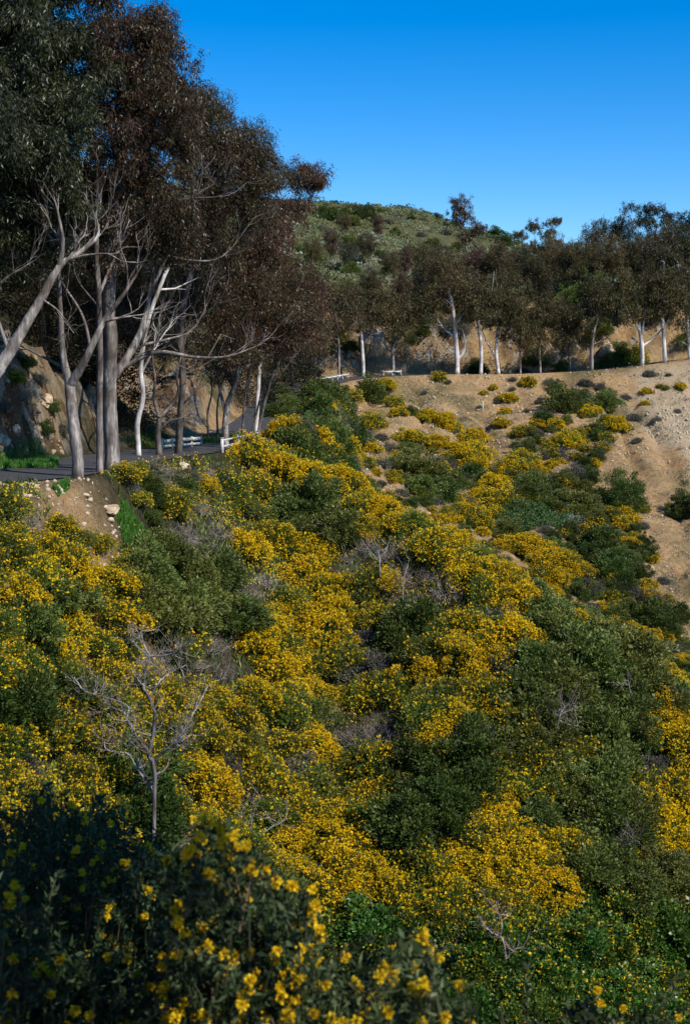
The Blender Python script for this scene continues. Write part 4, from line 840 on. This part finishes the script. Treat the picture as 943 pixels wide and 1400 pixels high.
sky_trees = [
 ('reddish crowned eucalyptus rising above the far row against the sky', (652, 395), 176, [(5, 3, [(652, 395), (641, 352), (634, 325), (633, 300)]), (2.5, 1, [(640, 345), (652, 325), (658, 302)])], [(632, 283, 17, 15, 14), (622, 298, 12, 14, 6), (655, 303, 9, 12, 6), (640, 320, 18, 10, 7)], 'bark', 'euc_red', .9),
 ('flat topped umbrella eucalyptus alone on the skyline', (742, 372), 196, [(4, 3, [(742, 372), (740, 352)]), (2, .8, [(740, 355), (722, 330), (712, 316)]), (2, .8, [(740, 352), (732, 325), (730, 304)]), (2, .8, [(740, 350), (748, 325), (748, 312)]), (2, .8, [(741, 350), (758, 320), (752, 297)]), (1.8, .8, [(741, 354), (758, 340), (763, 328)])],
  [(710, 312, 12, 4, 7, 0, .8), (730, 301, 10, 5, 7, 0, .8), (748, 310, 12, 4, 7, 0, .8), (753, 294, 11, 3, 6, 0, .8), (763, 324, 9, 5, 5, 0, .8), (730, 330, 20, 8, 9), (757, 334, 12, 5, 5)], 'bark', 'euc_far', .8),
 ('broad dome crowned eucalyptus left of the tallest skyline trees', (838, 385), 180, [(5, 3, [(838, 385), (836, 350), (832, 325)]), (3, 1, [(836, 350), (850, 335), (862, 328)])], [(828, 312, 26, 16, 26), (858, 326, 18, 12, 12), (812, 325, 12, 10, 6)], 'bark', 'euc_green', 1.2),
 ('tallest eucalyptus on the skyline with tiered open crown', (898, 380), 176, [(5, 3, [(898, 380), (896, 345), (890, 315)]), (2.5, 1, [(896, 345), (880, 315), (860, 295)]), (2.5, 1, [(892, 322), (896, 300), (890, 280)]), (2.5, 1, [(896, 335), (912, 310), (922, 298)]), (1.5, .7, [(868, 302), (860, 285), (858, 279)])],
  [(890, 275, 22, 4, 10, 0, .8), (858, 277, 5, 3, 2, 0, .5), (856, 296, 13, 7, 8), (885, 293, 18, 6, 10), (885, 315, 16, 10, 10), (915, 292, 14, 7, 8), (868, 328, 12, 8, 6), (905, 330, 16, 8, 8)], 'bark_pale', 'euc_green', .95),
 ('open skyline eucalyptus at the far right edge', (940, 385), 174, [(5, 3, [(940, 385), (936, 350), (932, 320)]), (2, 1, [(934, 330), (945, 310), (948, 295)])], [(930, 305, 14, 10, 9), (945, 292, 12, 8, 6), (928, 332, 14, 9, 8), (948, 335, 14, 14, 8)], 'bark_pale', 'euc_green', .95)]
for lab, b, Y, limbs, cr_, bk, lf, cr in sky_trees:
    px_tree(lab, b, Y, limbs, cr_, bk=bk, leaf=lf, L=.27, nleaf=230, cr=cr, group=GS, flare=1.2, rl=.05, dys=.5, droop=.5)
# second row: crowns packed behind the far row
def generic(hh, sp, leaf, bk='bark'):
    root = empty('eucalyptus_tree'); q = Mb(); lf = Mb(); lean = rng.normal(size=2) * .6
    T = catmull([[0, 0, -.5], [lean[0] * .3, lean[1] * .3, hh * .3], [lean[0], lean[1], hh * .6]], 5); q.tube(T, np.linspace(.24, .13, len(T)), 8); nodes = [(p_, .12) for p_ in T[5:]]
    for k in range(4):
        th = k * 1.57 + rng.random(); e = T[-1] + np.array([math.cos(th) * sp * .5, math.sin(th) * sp * .5, hh * .25]); s0 = T[-1 - int(rng.integers(0, 4))]
        S = catmull([s0, (s0 + e) / 2 + rng.normal(size=3) * .3, e], 4); q.tube(S, np.linspace(.1, .04, len(S)), 6); nodes += [(p_, .05) for p_ in S[2:]]
    cl = []
    for _ in range(60):
        g = in_ball(1)[0]; cl.append((np.array([lean[0] + g[0] * sp, lean[1] + g[1] * sp, hh * .60 + g[2] * hh * .36]), rng.uniform(.8, 1.4)))
    grow(q, nodes, cl, rl if False else .012, .05)
    for c, r in cl: euc_leaves(lf, c, r * 1.1, 300, .27)
    q.build('trunk', M[bk], root, True); lf.build('crown', M[leaf], root); return root
gen = [[generic(10.5, 2.9, 'euc_far'), 0], [generic(11.5, 2.6, 'euc_far'), 0], [generic(9.5, 3.1, 'euc_green'), 0], [generic(11, 2.5, 'euc_red'), 0], [generic(9, 3.2, 'euc_far', 'bark_dark'), 0]]
def place_gen(k, u, Y, s, lab, grp):
    e = gen[k]; o = copy_tree(e[0]) if e[1] else e[0]; e[1] = 1; x = at(u, 450, Y)[0]
    o.location = (x, Y, hz(x, Y)); o.rotation_euler = (0, 0, rng.random() * 6.28); o.scale = (s, s, s * rng.uniform(.92, 1.08)); tag(o, lab, 'tree', grp)
row2 = [(3, 432, 152, .62), (4, 470, 160, .62), (0, 508, 163, .60), (3, 545, 161, .66), (2, 575, 165, .68), (1, 604, 166, .8), (4, 632, 163, .8), (3, 655, 167, .85), (0, 684, 165, .88), (2, 708, 168, .86), (4, 730, 164, .9), (0, 757, 168, .95), (1, 780, 165, .9), (2, 803, 169, .9), (0, 826, 165, .96), (4, 852, 168, .98), (1, 880, 165, .95), (0, 905, 169, 1.), (2, 930, 165, 1.), (4, 958, 167, 1.05),
        (0, 420, 156, .7), (1, 985, 160, 1.1), (3, 1010, 158, 1.)]
KN = ['brown crowned', 'narrow brown crowned', 'grey green crowned', 'reddish crowned', 'wide dark crowned']
for i_, (k, u, Y, s) in enumerate(row2):
    near_t = min(far, key=lambda f: abs(f[1][0] - u)); side = 'just left of' if u < near_t[1][0] - 4 else ('just right of' if u > near_t[1][0] + 4 else 'straight behind')
    short = near_t[0].replace(' eucalyptus', ' one').split(' in the ')[0]
    lab = '%s back row tree %s the %s' % (KN[k], side, ' '.join(short.split()[:8])); lab = ' '.join(lab.split()[:16])
    place_gen(k, u, Y, s * .78, lab, 'back row of eucalyptus on the cut slope')
row3 = [(0, 655, 182, .62, 'brown tree on the slope left of the reddish skyline tree'), (2, 690, 190, .62, 'grey green tree on the slope right of the reddish skyline tree'), (4, 725, 186, .62, 'dark tree under the umbrella topped skyline tree'), (0, 770, 188, .66, 'brown tree right of the umbrella topped skyline tree'), (3, 800, 184, .66, 'reddish tree left of the dome crowned skyline tree'), (0, 845, 186, .74, 'brown tree under the dome crowned skyline tree'), (2, 880, 188, .8, 'grey green tree under the tallest skyline tree'), (0, 915, 184, .8, 'brown tree between the two rightmost skyline trees'), (4, 945, 188, .85, 'wide dark tree below the rightmost skyline tree')]
for k, u, Y, s, lab in row3: place_gen(k, u, Y, s * .7, lab, 'third row of trees on the slope')

for i_, u in enumerate(np.arange(560, 950, 13.)):
    Y = rng.uniform(155.5, 160.5); x_ = at(u, 480, Y)[0]; k = str(rng.choice(list('DGDbGy'))) ; p_ = np.array([x_, Y, hz(x_, Y)]); plant(k, p_, rng.uniform(.8, 1.7), rng.uniform(1., 1.6), u, 480)
for i_, u in enumerate(np.arange(440, 950, 16.)):
    Y = rng.uniform(162, 166); x_ = at(u, 480, Y)[0]; k = str(rng.choice(list('DGDGb'))) ; p_ = np.array([x_, Y, hz(x_, Y)]); plant(k, p_, rng.uniform(1.4, 2.3), rng.uniform(1., 1.5), u, 455)
for i_, (k, u, Y, s, lab) in enumerate([(0, 428, 190, .42, 'small brown tree low on the left of the hill'), (3, 452, 205, .45, 'small reddish tree low on the hill'), (2, 478, 196, .42, 'small grey green tree on the lower hill'), (4, 505, 208, .48, 'small dark tree in the middle of the hill flank'), (0, 532, 192, .45, 'brown tree under the lone yellow bush on the hill'),
  (3, 556, 200, .46, 'reddish tree right of the lone yellow bush on the hill'), (1, 582, 190, .5, 'brown tree behind the four armed white eucalyptus'), (2, 604, 206, .5, 'grey green tree high on the hill behind the far row'), (4, 628, 196, .5, 'dark tree on the hill left of the reddish skyline tree'), (0, 470, 225, .4, 'small brown tree halfway up the hill'), (3, 515, 232, .38, 'small reddish tree halfway up the hill')]):
    place_gen(k, u, Y, s, lab, 'small trees on the lower hill')
for u, v, k in [(6, 560, 'b'), (20, 520, 'y'), (34, 500, 'D'), (52, 520, 'b'), (70, 560, 'D'), (84, 590, 'b'), (15, 470, 'D'), (45, 470, 'y'), (75, 500, 'G'), (30, 545, 'g'), (60, 590, 'D')]:
    p = ray(u, v, 57)
    if p is not None and p[1] > 57.5: plant(k, p, rng.uniform(.45, .8), 1., u, v)
for u, v, k in [(168, 1092, 'D'), (200, 1104, 'D'), (236, 1100, 'G'), (222, 1085, 'y'), (185, 1080, 'y')]:
    p = ray(u, v + 22); plant(k, p, .95, 1., u, v)
for y_ in np.arange(90, 131, 2.6):
    for off in (3.6, 5.6):
        xr = float(np.interp(y_, road[:130, 1], road[:130, 0])) + off + rng.uniform(-.4, .6); p_ = np.array([xr, y_ + rng.uniform(-1, 1), 0]); p_[2] = hz(p_[0], p_[1]); plant(str(rng.choice(list('DDGGbyYm'))), p_, rng.uniform(1.1, 1.9) * (1 if off < 4 else .9), rng.uniform(1., 1.35))
# shrubs and scrub on the hill
HS = """D 444 290 9;G 472 288 8;D 484 286 10;D 504 286 9;G 520 288 8;b 545 292 7;D 450 292 14;D 466 294 9;D 495 289 15;D 510 296 11;G 482 300 12;b 530 300 9;D 562 296 5;D 597 296 6;b 578 298 6;s 436 330 9;G 478 330 14;b 461 333 13;D 519 348 9;y 545 364 10;y 750 384 10;y 786 358 8;G 560 340 9;b 500 320 9;s 520 322 7;G 540 315 8;b 575 318 8;G 590 330 10;s 555 303 6;b 610 315 9
D 420 288 10;D 400 292 12;G 430 350 14;b 450 360 12;G 480 365 14;b 505 368 12;G 530 372 12;s 600 345 8;G 625 335 9;D 675 318 13;D 690 322 10;s 700 352 9;s 690 370 9;G 715 345 9;b 440 310 8;G 405 340 12;s 415 320 6;G 570 360 12;b 590 372 10;s 640 372 8;y 512 460 11;y 465 458 14;y 500 445 10;D 480 470 12;G 440 470 12;b 420 480 12;y 432 505 8;G 410 500 12;D 390 510 14"""
for e in HS.replace('\n', ';').split(';'):
    k, u, v, r = e.split(); u, v, r = float(u), float(v), float(r); p = ray(u, v + r * .6, 100) 
    if p is None: p = ray(u, v + r * 1.3, 100)
    if p is None: continue
    plant(k, p, r / FPX * p[1] / .92 * 1.0, rng.uniform(.9, 1.25), u, v)
nc = 9000; cx = rng.uniform(-70, 75, nc); cy = rng.uniform(164, 300, nc); kk = fbm(cx / 9, cy / 9, 3) > -.35; cx, cy = cx[kk], cy[kk]; nc = len(cx)
cs = rng.uniform(.25, 1.05, nc) ** 1.2; per = 30; g = rdir(nc * per) * np.repeat(cs, per)[:, None] * np.array([1, 1, .75]); g[:, 2] = abs(g[:, 2]); X = np.repeat(cx, per) + g[:, 0]; Y = np.repeat(cy, per) + g[:, 1]
q = Mb(); q.cards(np.stack([X, Y, np.repeat(H(cx, cy), per) + g[:, 2]], 1), rdir(len(X)) + unit(g) * .8, np.repeat(.2 + cs * .22, per), np.repeat(.12 + cs * .12, per), np.clip(np.repeat(np.clip(.48 + fbm(cx / 14, cy / 14, 3) * 1.0 + rng.normal(size=nc) * .17, 0, .95), per) + rng.normal(size=len(X)) * .07, 0, 1))
tag(q.build('hillside_scrub', M['scrub']), 'low grey green coastal scrub covering the hill behind the trees', 'scrub', kind='stuff')

# ------------------------------------------------------------------ white guard rails, stake
def guard_rail(pts, posts, label, h=.72, post=.11, planks=((.62, .10), (.30, .09)), th=.045, capped=True):
    P = []
    for u, v, Y in pts:
        d = at(u, v, Y); P.append(np.array([d[0], d[1], hz(d[0], d[1])]))
    P = np.array(P); root = empty('guard_rail', tuple(P[0])); tag(root, label, 'guard rail', 'white guard rails along the road'); o = P[0]
    S = P - o; L = np.concatenate([[0], np.cumsum(np.linalg.norm(np.diff(S, axis=0), axis=1))])
    def pos(t): return np.array([np.interp(t * L[-1], L, S[:, j]) for j in range(3)])
    for t in posts:
        c = pos(t); q = Mb(); q.box(c + np.array([0, 0, (h - .3) / 2]), (post / 2, post / 2, (h + .3) / 2)); pq = q.build('post', M['white_paint'], root)
        if capped: q = Mb(); q.box(c + np.array([0, 0, h + .012]), (post * .62, post * .62, .018)); q.build('cap', M['white_paint'], pq)
    for z, hh in planks:
        q = Mb()
        for t0, t1 in zip(posts[:-1], posts[1:]):
            a, b = pos(t0), pos(t1); d = b - a; ln = np.linalg.norm(d); dx = d / ln; s = unit(np.cross(dx, [0, 0, 1.])); up = np.cross(s, dx)
            q.box((a + b) / 2 + np.array([0, 0, z]) + s * (post / 2 + th / 2 + .003), (ln / 2, th / 2, hh), ax=[dx, s, up])
        q.build('rail', M['white_paint'], root)
guard_rail([(304, 616, 79), (352, 604, 88)], [0, .42, .8, 1], 'near white wooden guard rail at the bend, thick end post', h=.80, post=.16, planks=((.70, .045), (.36, .05)))
guard_rail([(222, 602, 82.5), (275, 600, 86)], [0, .25, .5, .75, 1], 'far white guard rail behind the dark trunks at the bend', h=.62, planks=((.50, .10), (.20, .07)))
guard_rail([(424, 524, 139), (476, 517, 147)], [0, .14, .28, .42, .57, .71, .85, 1], 'distant white guard rail at the left of the far row', h=.6, post=.09, planks=((.45, .08),))
guard_rail([(524, 511, 149.5), (548, 511, 150)], [0, .5, 1], 'short white rail section right of the ochre bluff', h=.6, post=.09, planks=((.45, .08),))
p = ray(660, 565, 100); root = empty('marker_stake', tuple(p)); tag(root, 'thin white marker stake standing on the sandy far slope', 'stake')
q = Mb(); q.box((0, 0, .45), (.045, .045, .75)); q.build('post', M['white_paint'], root); q = Mb(); q.box((0, 0, 1.215), (.055, .055, .012)); q.build('cap', M['white_paint'], root)

# ------------------------------------------------------------------ the forked snag and other dead wood
def snag(u, v, Y, polys, label, name='dead_tree', twig_n=0, mats=('snag', 'snag_shaded'), per=None):
    b = at(u, v, Y); zg = hz(b[0], b[1]); dv = to_px(np.array([b[0], b[1], zg]))[1] - v; o = np.array([b[0], b[1], zg]); root = empty(name, tuple(o)); tag(root, label, 'dead tree')
    s = Y / FPX; tr = Mb(); trd = Mb(); tw = Mb(); first = True; nodes = []
    for w0, w1, pl in polys:
        P = []; dy = 0
        for j, (a, c) in enumerate(pl):
            dy += rng.uniform(-.25, .25) if j else 0; P.append(at(a, c, Y + dy) - o)
        if nodes:
            NPn = np.array(nodes); j = int(np.linalg.norm((NPn - P[0])[:, [0, 2]], axis=1).argmin())
            if np.linalg.norm((NPn[j] - P[0])[[0, 2]]) < .5: sh = NPn[j] - P[0]; P = [p_ + sh * (1 - jj / len(P)) for jj, p_ in enumerate(P)]
        else: P[0] = P[0] + np.array([0, 0, min(0, zg - P[0][2] - o[2]) - .3])
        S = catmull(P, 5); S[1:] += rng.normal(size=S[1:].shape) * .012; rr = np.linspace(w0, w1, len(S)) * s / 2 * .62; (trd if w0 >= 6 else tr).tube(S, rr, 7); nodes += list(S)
        for _ in range(int(len(S) * .8)):
            j = rng.integers(len(S) // 2, len(S)); branch_rec(tw, S[j], unit(rdir(1)[0] + np.array([0, 0, .5])), rng.uniform(.25, .7), .013, 2, .8, 3, 3, .1)
    if trd.v: trd.build('trunk', M['snag_shaded'], root, True)
    tr.build('limbs' if trd.v else 'branch', M[mats[0]], root, True)
    if tw.v: tw.build('twigs', M['twig'], root)
    return root
Z = lambda pts: [(90 + a * .2428, 780 + c * .2428) for a, c in pts]
snag(207, 1117, 46.2, [
 (10, 7, Z([(485, 1390), (500, 1150), (470, 1050), (490, 930), (505, 800)])), (7, 5, Z([(505, 800), (475, 720), (440, 650), (450, 560), (475, 490)])), (4.5, 2, Z([(475, 490), (435, 400), (430, 340)])),
 (6, 4.5, Z([(465, 1030), (400, 940), (350, 850), (340, 835)])), (4.5, 2, Z([(340, 835), (355, 780), (310, 740), (180, 705), (100, 670), (45, 600)])), (4, 2, Z([(340, 830), (310, 795), (250, 770), (220, 745)])),
 (4.5, 2, Z([(478, 720), (520, 640), (580, 580), (680, 530)])), (4.5, 2, Z([(475, 490), (560, 478), (620, 465), (660, 440)])), (3.5, 2, Z([(465, 490), (400, 430), (360, 385)])), (4, 2, Z([(440, 650), (400, 610), (380, 580)])),
 (6, 3, Z([(495, 1100), (560, 1020), (640, 960), (690, 890)])), (4, 2, Z([(520, 1200), (580, 1150), (600, 1080), (630, 1030), (670, 970), (720, 930)])), (4, 2, Z([(580, 960), (650, 890), (710, 795), (800, 640)])),
 (9, 5, Z([(430, 1360), (445, 1250), (425, 1160), (390, 1090)])), (4, 2, Z([(390, 1090), (405, 1020), (370, 975)])), (5, 2, Z([(440, 1260), (370, 1130), (330, 1060), (270, 1040), (220, 1020), (200, 950)]))],
 'forked grey snag with pale bent branches rising from the shaded brush')
def small_snag(u, v, polys, label, y0=30.):
    p = ray(u, v, y0); snag(u, v, p[1] - .9, polys, label, name='dead_branch')
small_snag(519, 800, [(4, 2.5, [(519, 803), (519, 770), (516, 745)]), (2, 1, [(518, 772), (508, 758), (504, 752)]), (2, 1, [(519, 765), (528, 752), (531, 742)])], 'thin pale upright dead stem between two brooms')
small_snag(552, 812, [(3, 1.5, [(550, 812), (552, 790), (560, 765)]), (2, 1, [(552, 795), (565, 780)])], 'thin pale dead stem right of the upright one')
small_snag(750, 1006, [(5, 3, [(748, 1008), (762, 990), (765, 975), (778, 962)]), (3, 1.5, [(763, 985), (775, 990), (790, 992)]), (2.5, 1, [(766, 975), (775, 970), (795, 964)])], 'pale bent branch sticking out of the big olive shrub')
small_snag(842, 1172, [(4, 2, [(840, 1172), (853, 1158), (860, 1140)]), (3, 1, [(850, 1160), (862, 1158), (872, 1152)])], 'grey forked twig left of the lower right brooms')
small_snag(690, 1310, [(5, 2, [(692, 1312), (688, 1290), (672, 1275), (655, 1262)]), (4, 2, [(690, 1308), (700, 1297), (715, 1292)]), (3, 1, [(680, 1282), (684, 1265), (680, 1250)])], 'leaning grey twigs above the creeper covered bushes')
small_snag(865, 968, [(3, 1.5, [(880, 975), (868, 966), (850, 968)]), (3, 1.5, [(868, 966), (862, 950), (858, 930)])], 'grey dead twigs right of the big olive shrub')
small_snag(370, 1160, [(4, 2, [(372, 1170), (350, 1150), (330, 1120), (318, 1095)]), (3, 1, [(350, 1150), (372, 1130), (395, 1118)]), (3, 1, [(340, 1135), (345, 1110), (355, 1090)])], 'dark tangled dead branches behind the front flowers')
#small_snag(545, 600, [(3, 1.5, [(537, 556), (541, 540), (545, 528)])], 'short grey stake like stem on the sandy spur', 90)

# ------------------------------------------------------------------ out of focus broom right in front of the camera
def front_broom(label, outline, n, Yr, base, rich=1., leafy_=1., side=.16, mass=4000, nf=80):
    xs = [p_[0] for p_ in outline]; ys = [p_[1] for p_ in outline]; o = np.array([base[0], base[1], hz(base[0], base[1])]); root = empty('front_broom', tuple(o)); tag(root, label, 'broom bush', 'out of focus brooms in front')
    st_ = Mb(); lf = Mb(); fl = Mb(); cnt = 0
    while cnt < n:
        u, v = rng.uniform(min(xs), max(xs)), rng.uniform(min(ys), 1560); topv = np.interp(u, xs, ys)
        if v < topv: continue
        cnt += 1; Y = rng.uniform(*Yr); tip = at(u, v, Y) - o; b = np.array([rng.normal() * .22, rng.normal() * .22, 0]) + np.array([tip[0], tip[1], 0]) * .45
        mid = (b + tip) / 2 + rng.normal(size=3) * .06 + np.array([0, 0, -.05]); S = catmull([b, mid, tip], 8); st_.tube(S, np.linspace(.009, .002, len(S)), 4)
        ln = np.linalg.norm(tip - mid); sh = [S[6:]]
        for _ in range(4):
            j = rng.integers(6, len(S) - 1); d = unit(unit(tip - b) + rdir(1)[0] * .8); e = S[j] + d * rng.uniform(.08, side * 1.5); st_.tube([S[j], (S[j] + e) / 2 + rng.normal(size=3) * .01, e], [.004, .003, .0015], 3); sh.append(np.array([S[j] + (e - S[j]) * t for t in np.linspace(.2, 1, 6)]))
        for s_ in sh:
            m_ = int(80 * leafy_); t = rng.random(m_) * (len(s_) - 1); i0 = t.astype(int); P = s_[i0] + (s_[np.minimum(i0 + 1, len(s_) - 1)] - s_[i0]) * (t - i0)[:, None]
            lf.cards(P + rng.normal(size=P.shape) * .004, rdir(m_) + unit(s_[-1] - s_[0]) * .8, rng.uniform(.014, .03, m_), rng.uniform(.004, .008, m_))
        m_ = int(26 * leafy_); t = rng.uniform(.25, .9, m_)[:, None]; P = b + (tip - b) * t + rng.normal(size=(m_, 3)) * .035
        lf.cards(P, rdir(m_), rng.uniform(.025, .045, m_), rng.uniform(.006, .014, m_), rng.random(m_) * .6)
        tips = [s_[-1] for s_ in sh] + [s_[len(s_) // 2] for s_ in sh]
        for tp in tips:
            if rng.random() > rich * .22: continue
            m_ = int(rng.integers(40, 75)); d = rdir(m_); c = tp + d * rng.uniform(.001, .008, (m_, 1)); fl.cards(c, d + rdir(m_) * .6, rng.uniform(.005, .009, m_), rng.uniform(.005, .008, m_), np.clip(rng.normal(.6, .2, m_), 0, 1), mid=.6)
    def inside(k, pad):
        out = []
        while len(out) < k:
            u, v = rng.uniform(min(xs), max(xs)), rng.uniform(min(ys), 1500)
            if v > np.interp(u, xs, ys) + pad + (rng.uniform(-22, 60) if pad > 10 else rng.uniform(-22, 10)) + 14 * math.sin(u / 13.) + 9 * math.sin(u / 5.7): out.append((u, v))
        return out
    Pm = np.array([at(u, v, rng.uniform(.5 * Yr[0] + .5 * Yr[1], Yr[1] + .25)) - o for u, v in inside(mass, 26)])
    lf.cards(Pm, rdir(mass), rng.uniform(.030, .060, mass), rng.uniform(.008, .020, mass), rng.random(mass) * .75)
    for u, v in inside(nf, 4):
        c0 = at(u, v, rng.uniform(Yr[0] - .1, Yr[0] * .55 + Yr[1] * .45)) - o; d0 = unit(rdir(1)[0] * .6 + np.array([0, -.2, .8])); st_.tube([c0 - d0 * .12, c0 - d0 * .05, c0], [.003, .002, .0015], 3)
        m_ = 60; lf.cards(c0 - d0 * rng.uniform(0, .12, (m_, 1)) + rng.normal(size=(m_, 3)) * .005, rdir(m_) + d0 * .6, rng.uniform(.014, .03, m_), .007)
        for _ in range(int(rng.integers(1, 3))):
            m_ = int(rng.integers(45, 75)); d = rdir(m_); c = c0 + rdir(1) * rng.uniform(0, .035) + d * rng.uniform(.001, .0085, (m_, 1)); fl.cards(c, d + rdir(m_) * .6, rng.uniform(.005, .009, m_), rng.uniform(.005, .008, m_), np.clip(rng.normal(.65, .2, m_), 0, 1), mid=.6)
    st_.build('stems', M['front_stem'], root); lf.build('foliage', M['front_leaf'], root); fl.build('flowers', M['flower'], root); return root
M['front_stem'] = leafmat('front_stem', [(0, (.02, .03, .012)), (.8, (.05, .05, .025)), (1, (.16, .11, .07))], .7, .2, 0)
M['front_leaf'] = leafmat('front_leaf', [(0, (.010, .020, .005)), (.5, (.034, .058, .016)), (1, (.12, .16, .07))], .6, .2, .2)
front_broom('blurred sunlit broom sprigs with big yellow flowers at the front', [(225, 1170), (255, 1130), (300, 1125), (330, 1135), (375, 1190), (425, 1235), (440, 1290), (450, 1560)], 75, (2.7, 3.5), (-.45, 3.1), .6, mass=9000, nf=125)
front_broom('blurred broom sprigs along the bottom edge with yellow flowers', [(330, 1400), (400, 1330), (470, 1330), (530, 1290), (590, 1270), (600, 1330), (645, 1390), (700, 1560)], 50, (2.5, 3.2), (.1, 2.8), .6, mass=6500, nf=85)
front_broom('shaded dark broom filling the lower left corner, flowers dim', [(-20, 1100), (60, 1075), (130, 1085), (200, 1120), (250, 1180), (330, 1250), (420, 1300), (470, 1400)], 150, (4.0, 5.4), (-.9, 4.6), .3, 1.2, mass=26000, nf=150)
front_broom('dark broom sprigs at the very bottom left corner', [(-20, 1200), (60, 1240), (150, 1300), (220, 1340), (280, 1400)], 70, (2.9, 3.7), (-.9, 3.2), .4, 1.2, mass=4000, nf=36)
front_broom('dark broom tip poking up at the bottom right', [(700, 1420), (730, 1385), (790, 1368), (850, 1372), (890, 1390), (943, 1395)], 50, (3.2, 3.9), (.8, 3.6), .4, 1.2, mass=2500, nf=16)
front_broom('small dark broom tip behind the front flowers', [(455, 1330), (480, 1290), (540, 1275), (580, 1300), (590, 1400)], 30, (3.9, 4.5), (.1, 4.2), .3, 1.2, mass=2500, nf=12)

# unseen tree beside the viewpoint, crown clumps placed to shade the lower left corner
root = empty('unseen_shade_tree', (7.2, -2.6, hz(7.2, -2.6))); tag(root, 'small unseen tree beside the viewpoint, its crown shaped to shade the front broom', 'tree'); o = np.array(root.location)
def shade_tree(loc, trunk, cc, rr_, n, label):  # unseen tree put in behind the camera so its crown blocks sky light
    rt = empty('unseen_shade_tree', (loc[0], loc[1], hz(*loc))); tag(rt, label, 'tree'); oo = np.array(rt.location); q = Mb(); lf = Mb(); T_ = catmull(trunk); q.tube(T_, np.linspace(.24, .1, len(T_)), 9)
    cl = [(np.array(cc) - oo + in_ball(1)[0] * np.array(rr_), .6) for _ in range(n)]; grow(q, [(p_, .09) for p_ in T_[6:]], cl)
    for c, r in cl: g = in_ball(260) * r; lf.cards(c + g, rdir(260), .2, .14)
    q.build('trunk', M['bark'], rt, True); lf.build('crown', M['green_leaf'], rt)
shade_tree((-4.5, -3.5), [[0, 0, -.3], [.1, .1, 1.6], [.5, .8, 3.2], [1., 1.8, 4.4]], (-3.4, -.8, 3.6), (3.2, 3.4, 1.5), 240, 'broad unseen tree added behind the viewpoint to block sky light from the corner')
q = Mb(); lf = Mb(); q.tube(catmull([[0, 0, -.3], [-.1, .1, 1.6], [-.6, .5, 3.2], [-1.2, 1., 5.0]]), np.linspace(.2, .09, 16), 9)
s = np.array(SUN_DIR); cl = []
for P in SHADE_PTS if 'SHADE_PTS' in globals() else [(-1.7, 4.8, -2.2), (-1.35, 4.7, -1.95), (-1.6, 5.4, -1.9), (-1.0, 5.2, -1.7), (-.75, 4.9, -1.8), (-.5, 4.9, -2.2), (-1.5, 3.6, -1.9), (-.2, 4.8, -2.5), (.3, 4.6, -2.4), (-1.9, 4.2, -1.9), (-.85, 5.6, -2.2)]:
    c = np.array(P) + s * rng.uniform(8.2, 9.2) - o; cl.append((c, .36))
grow(q, [(p_, .09) for p_ in catmull([[0, 0, -.3], [-.1, .1, 1.6], [-.6, .5, 3.2], [-1.2, 1., 5.0]])[6:]], cl)
for c, r in cl:
    g = in_ball(420) * r; lf.cards(c + g, rdir(420), .14, .09)
q.build('trunk', M['bark'], root, True); lf.build('crown', M['green_leaf'], root)

# ------------------------------------------------------------------ brooms beyond the 300 largest become one carpet
br = [o_ for o_ in C.objects if o_.parent is None and o_.name.startswith('broom_bush')]
def seen(o_): u, v = to_px(np.array(o_.location)); return o_.scale[0] / max(o_.location[1], 1) * (1 if -40 < u < 985 and v < 1440 else .3)
br.sort(key=seen, reverse=True); bpy.context.view_layer.update(); acc = {'foliage': Mb(), 'flowers': Mb()}
for o_ in br[290:]:
    mw = np.array(o_.matrix_world)
    for ch in list(o_.children):
        for nm in acc:
            if ch.name.startswith(nm):
                me = ch.data; V = np.empty(len(me.vertices) * 3, 'f'); me.vertices.foreach_get('co', V); V = V.reshape(-1, 4, 3); A = np.empty(len(me.polygons), 'f'); me.attributes['v'].data.foreach_get('value', A)
                k = rng.random(len(V)) < .3; Vk = V[k]; m0 = Vk.mean(1, keepdims=True); Vk = m0 + (Vk - m0) * 1.7; Vk = Vk.reshape(-1, 3) @ mw[:3, :3].T + mw[:3, 3]
                acc[nm].add(Vk, np.arange(len(Vk)).reshape(-1, 4), A[k])
        bpy.data.objects.remove(ch)
    bpy.data.objects.remove(o_)
if acc['foliage'].v:
    fo = acc['foliage'].build('small_distant_broom', M['broom_leaf']); tag(fo, 'smallest broom bushes filling in between the others on the slopes', 'broom', kind='stuff'); acc['flowers'].build('flowers', M['flower'], fo)
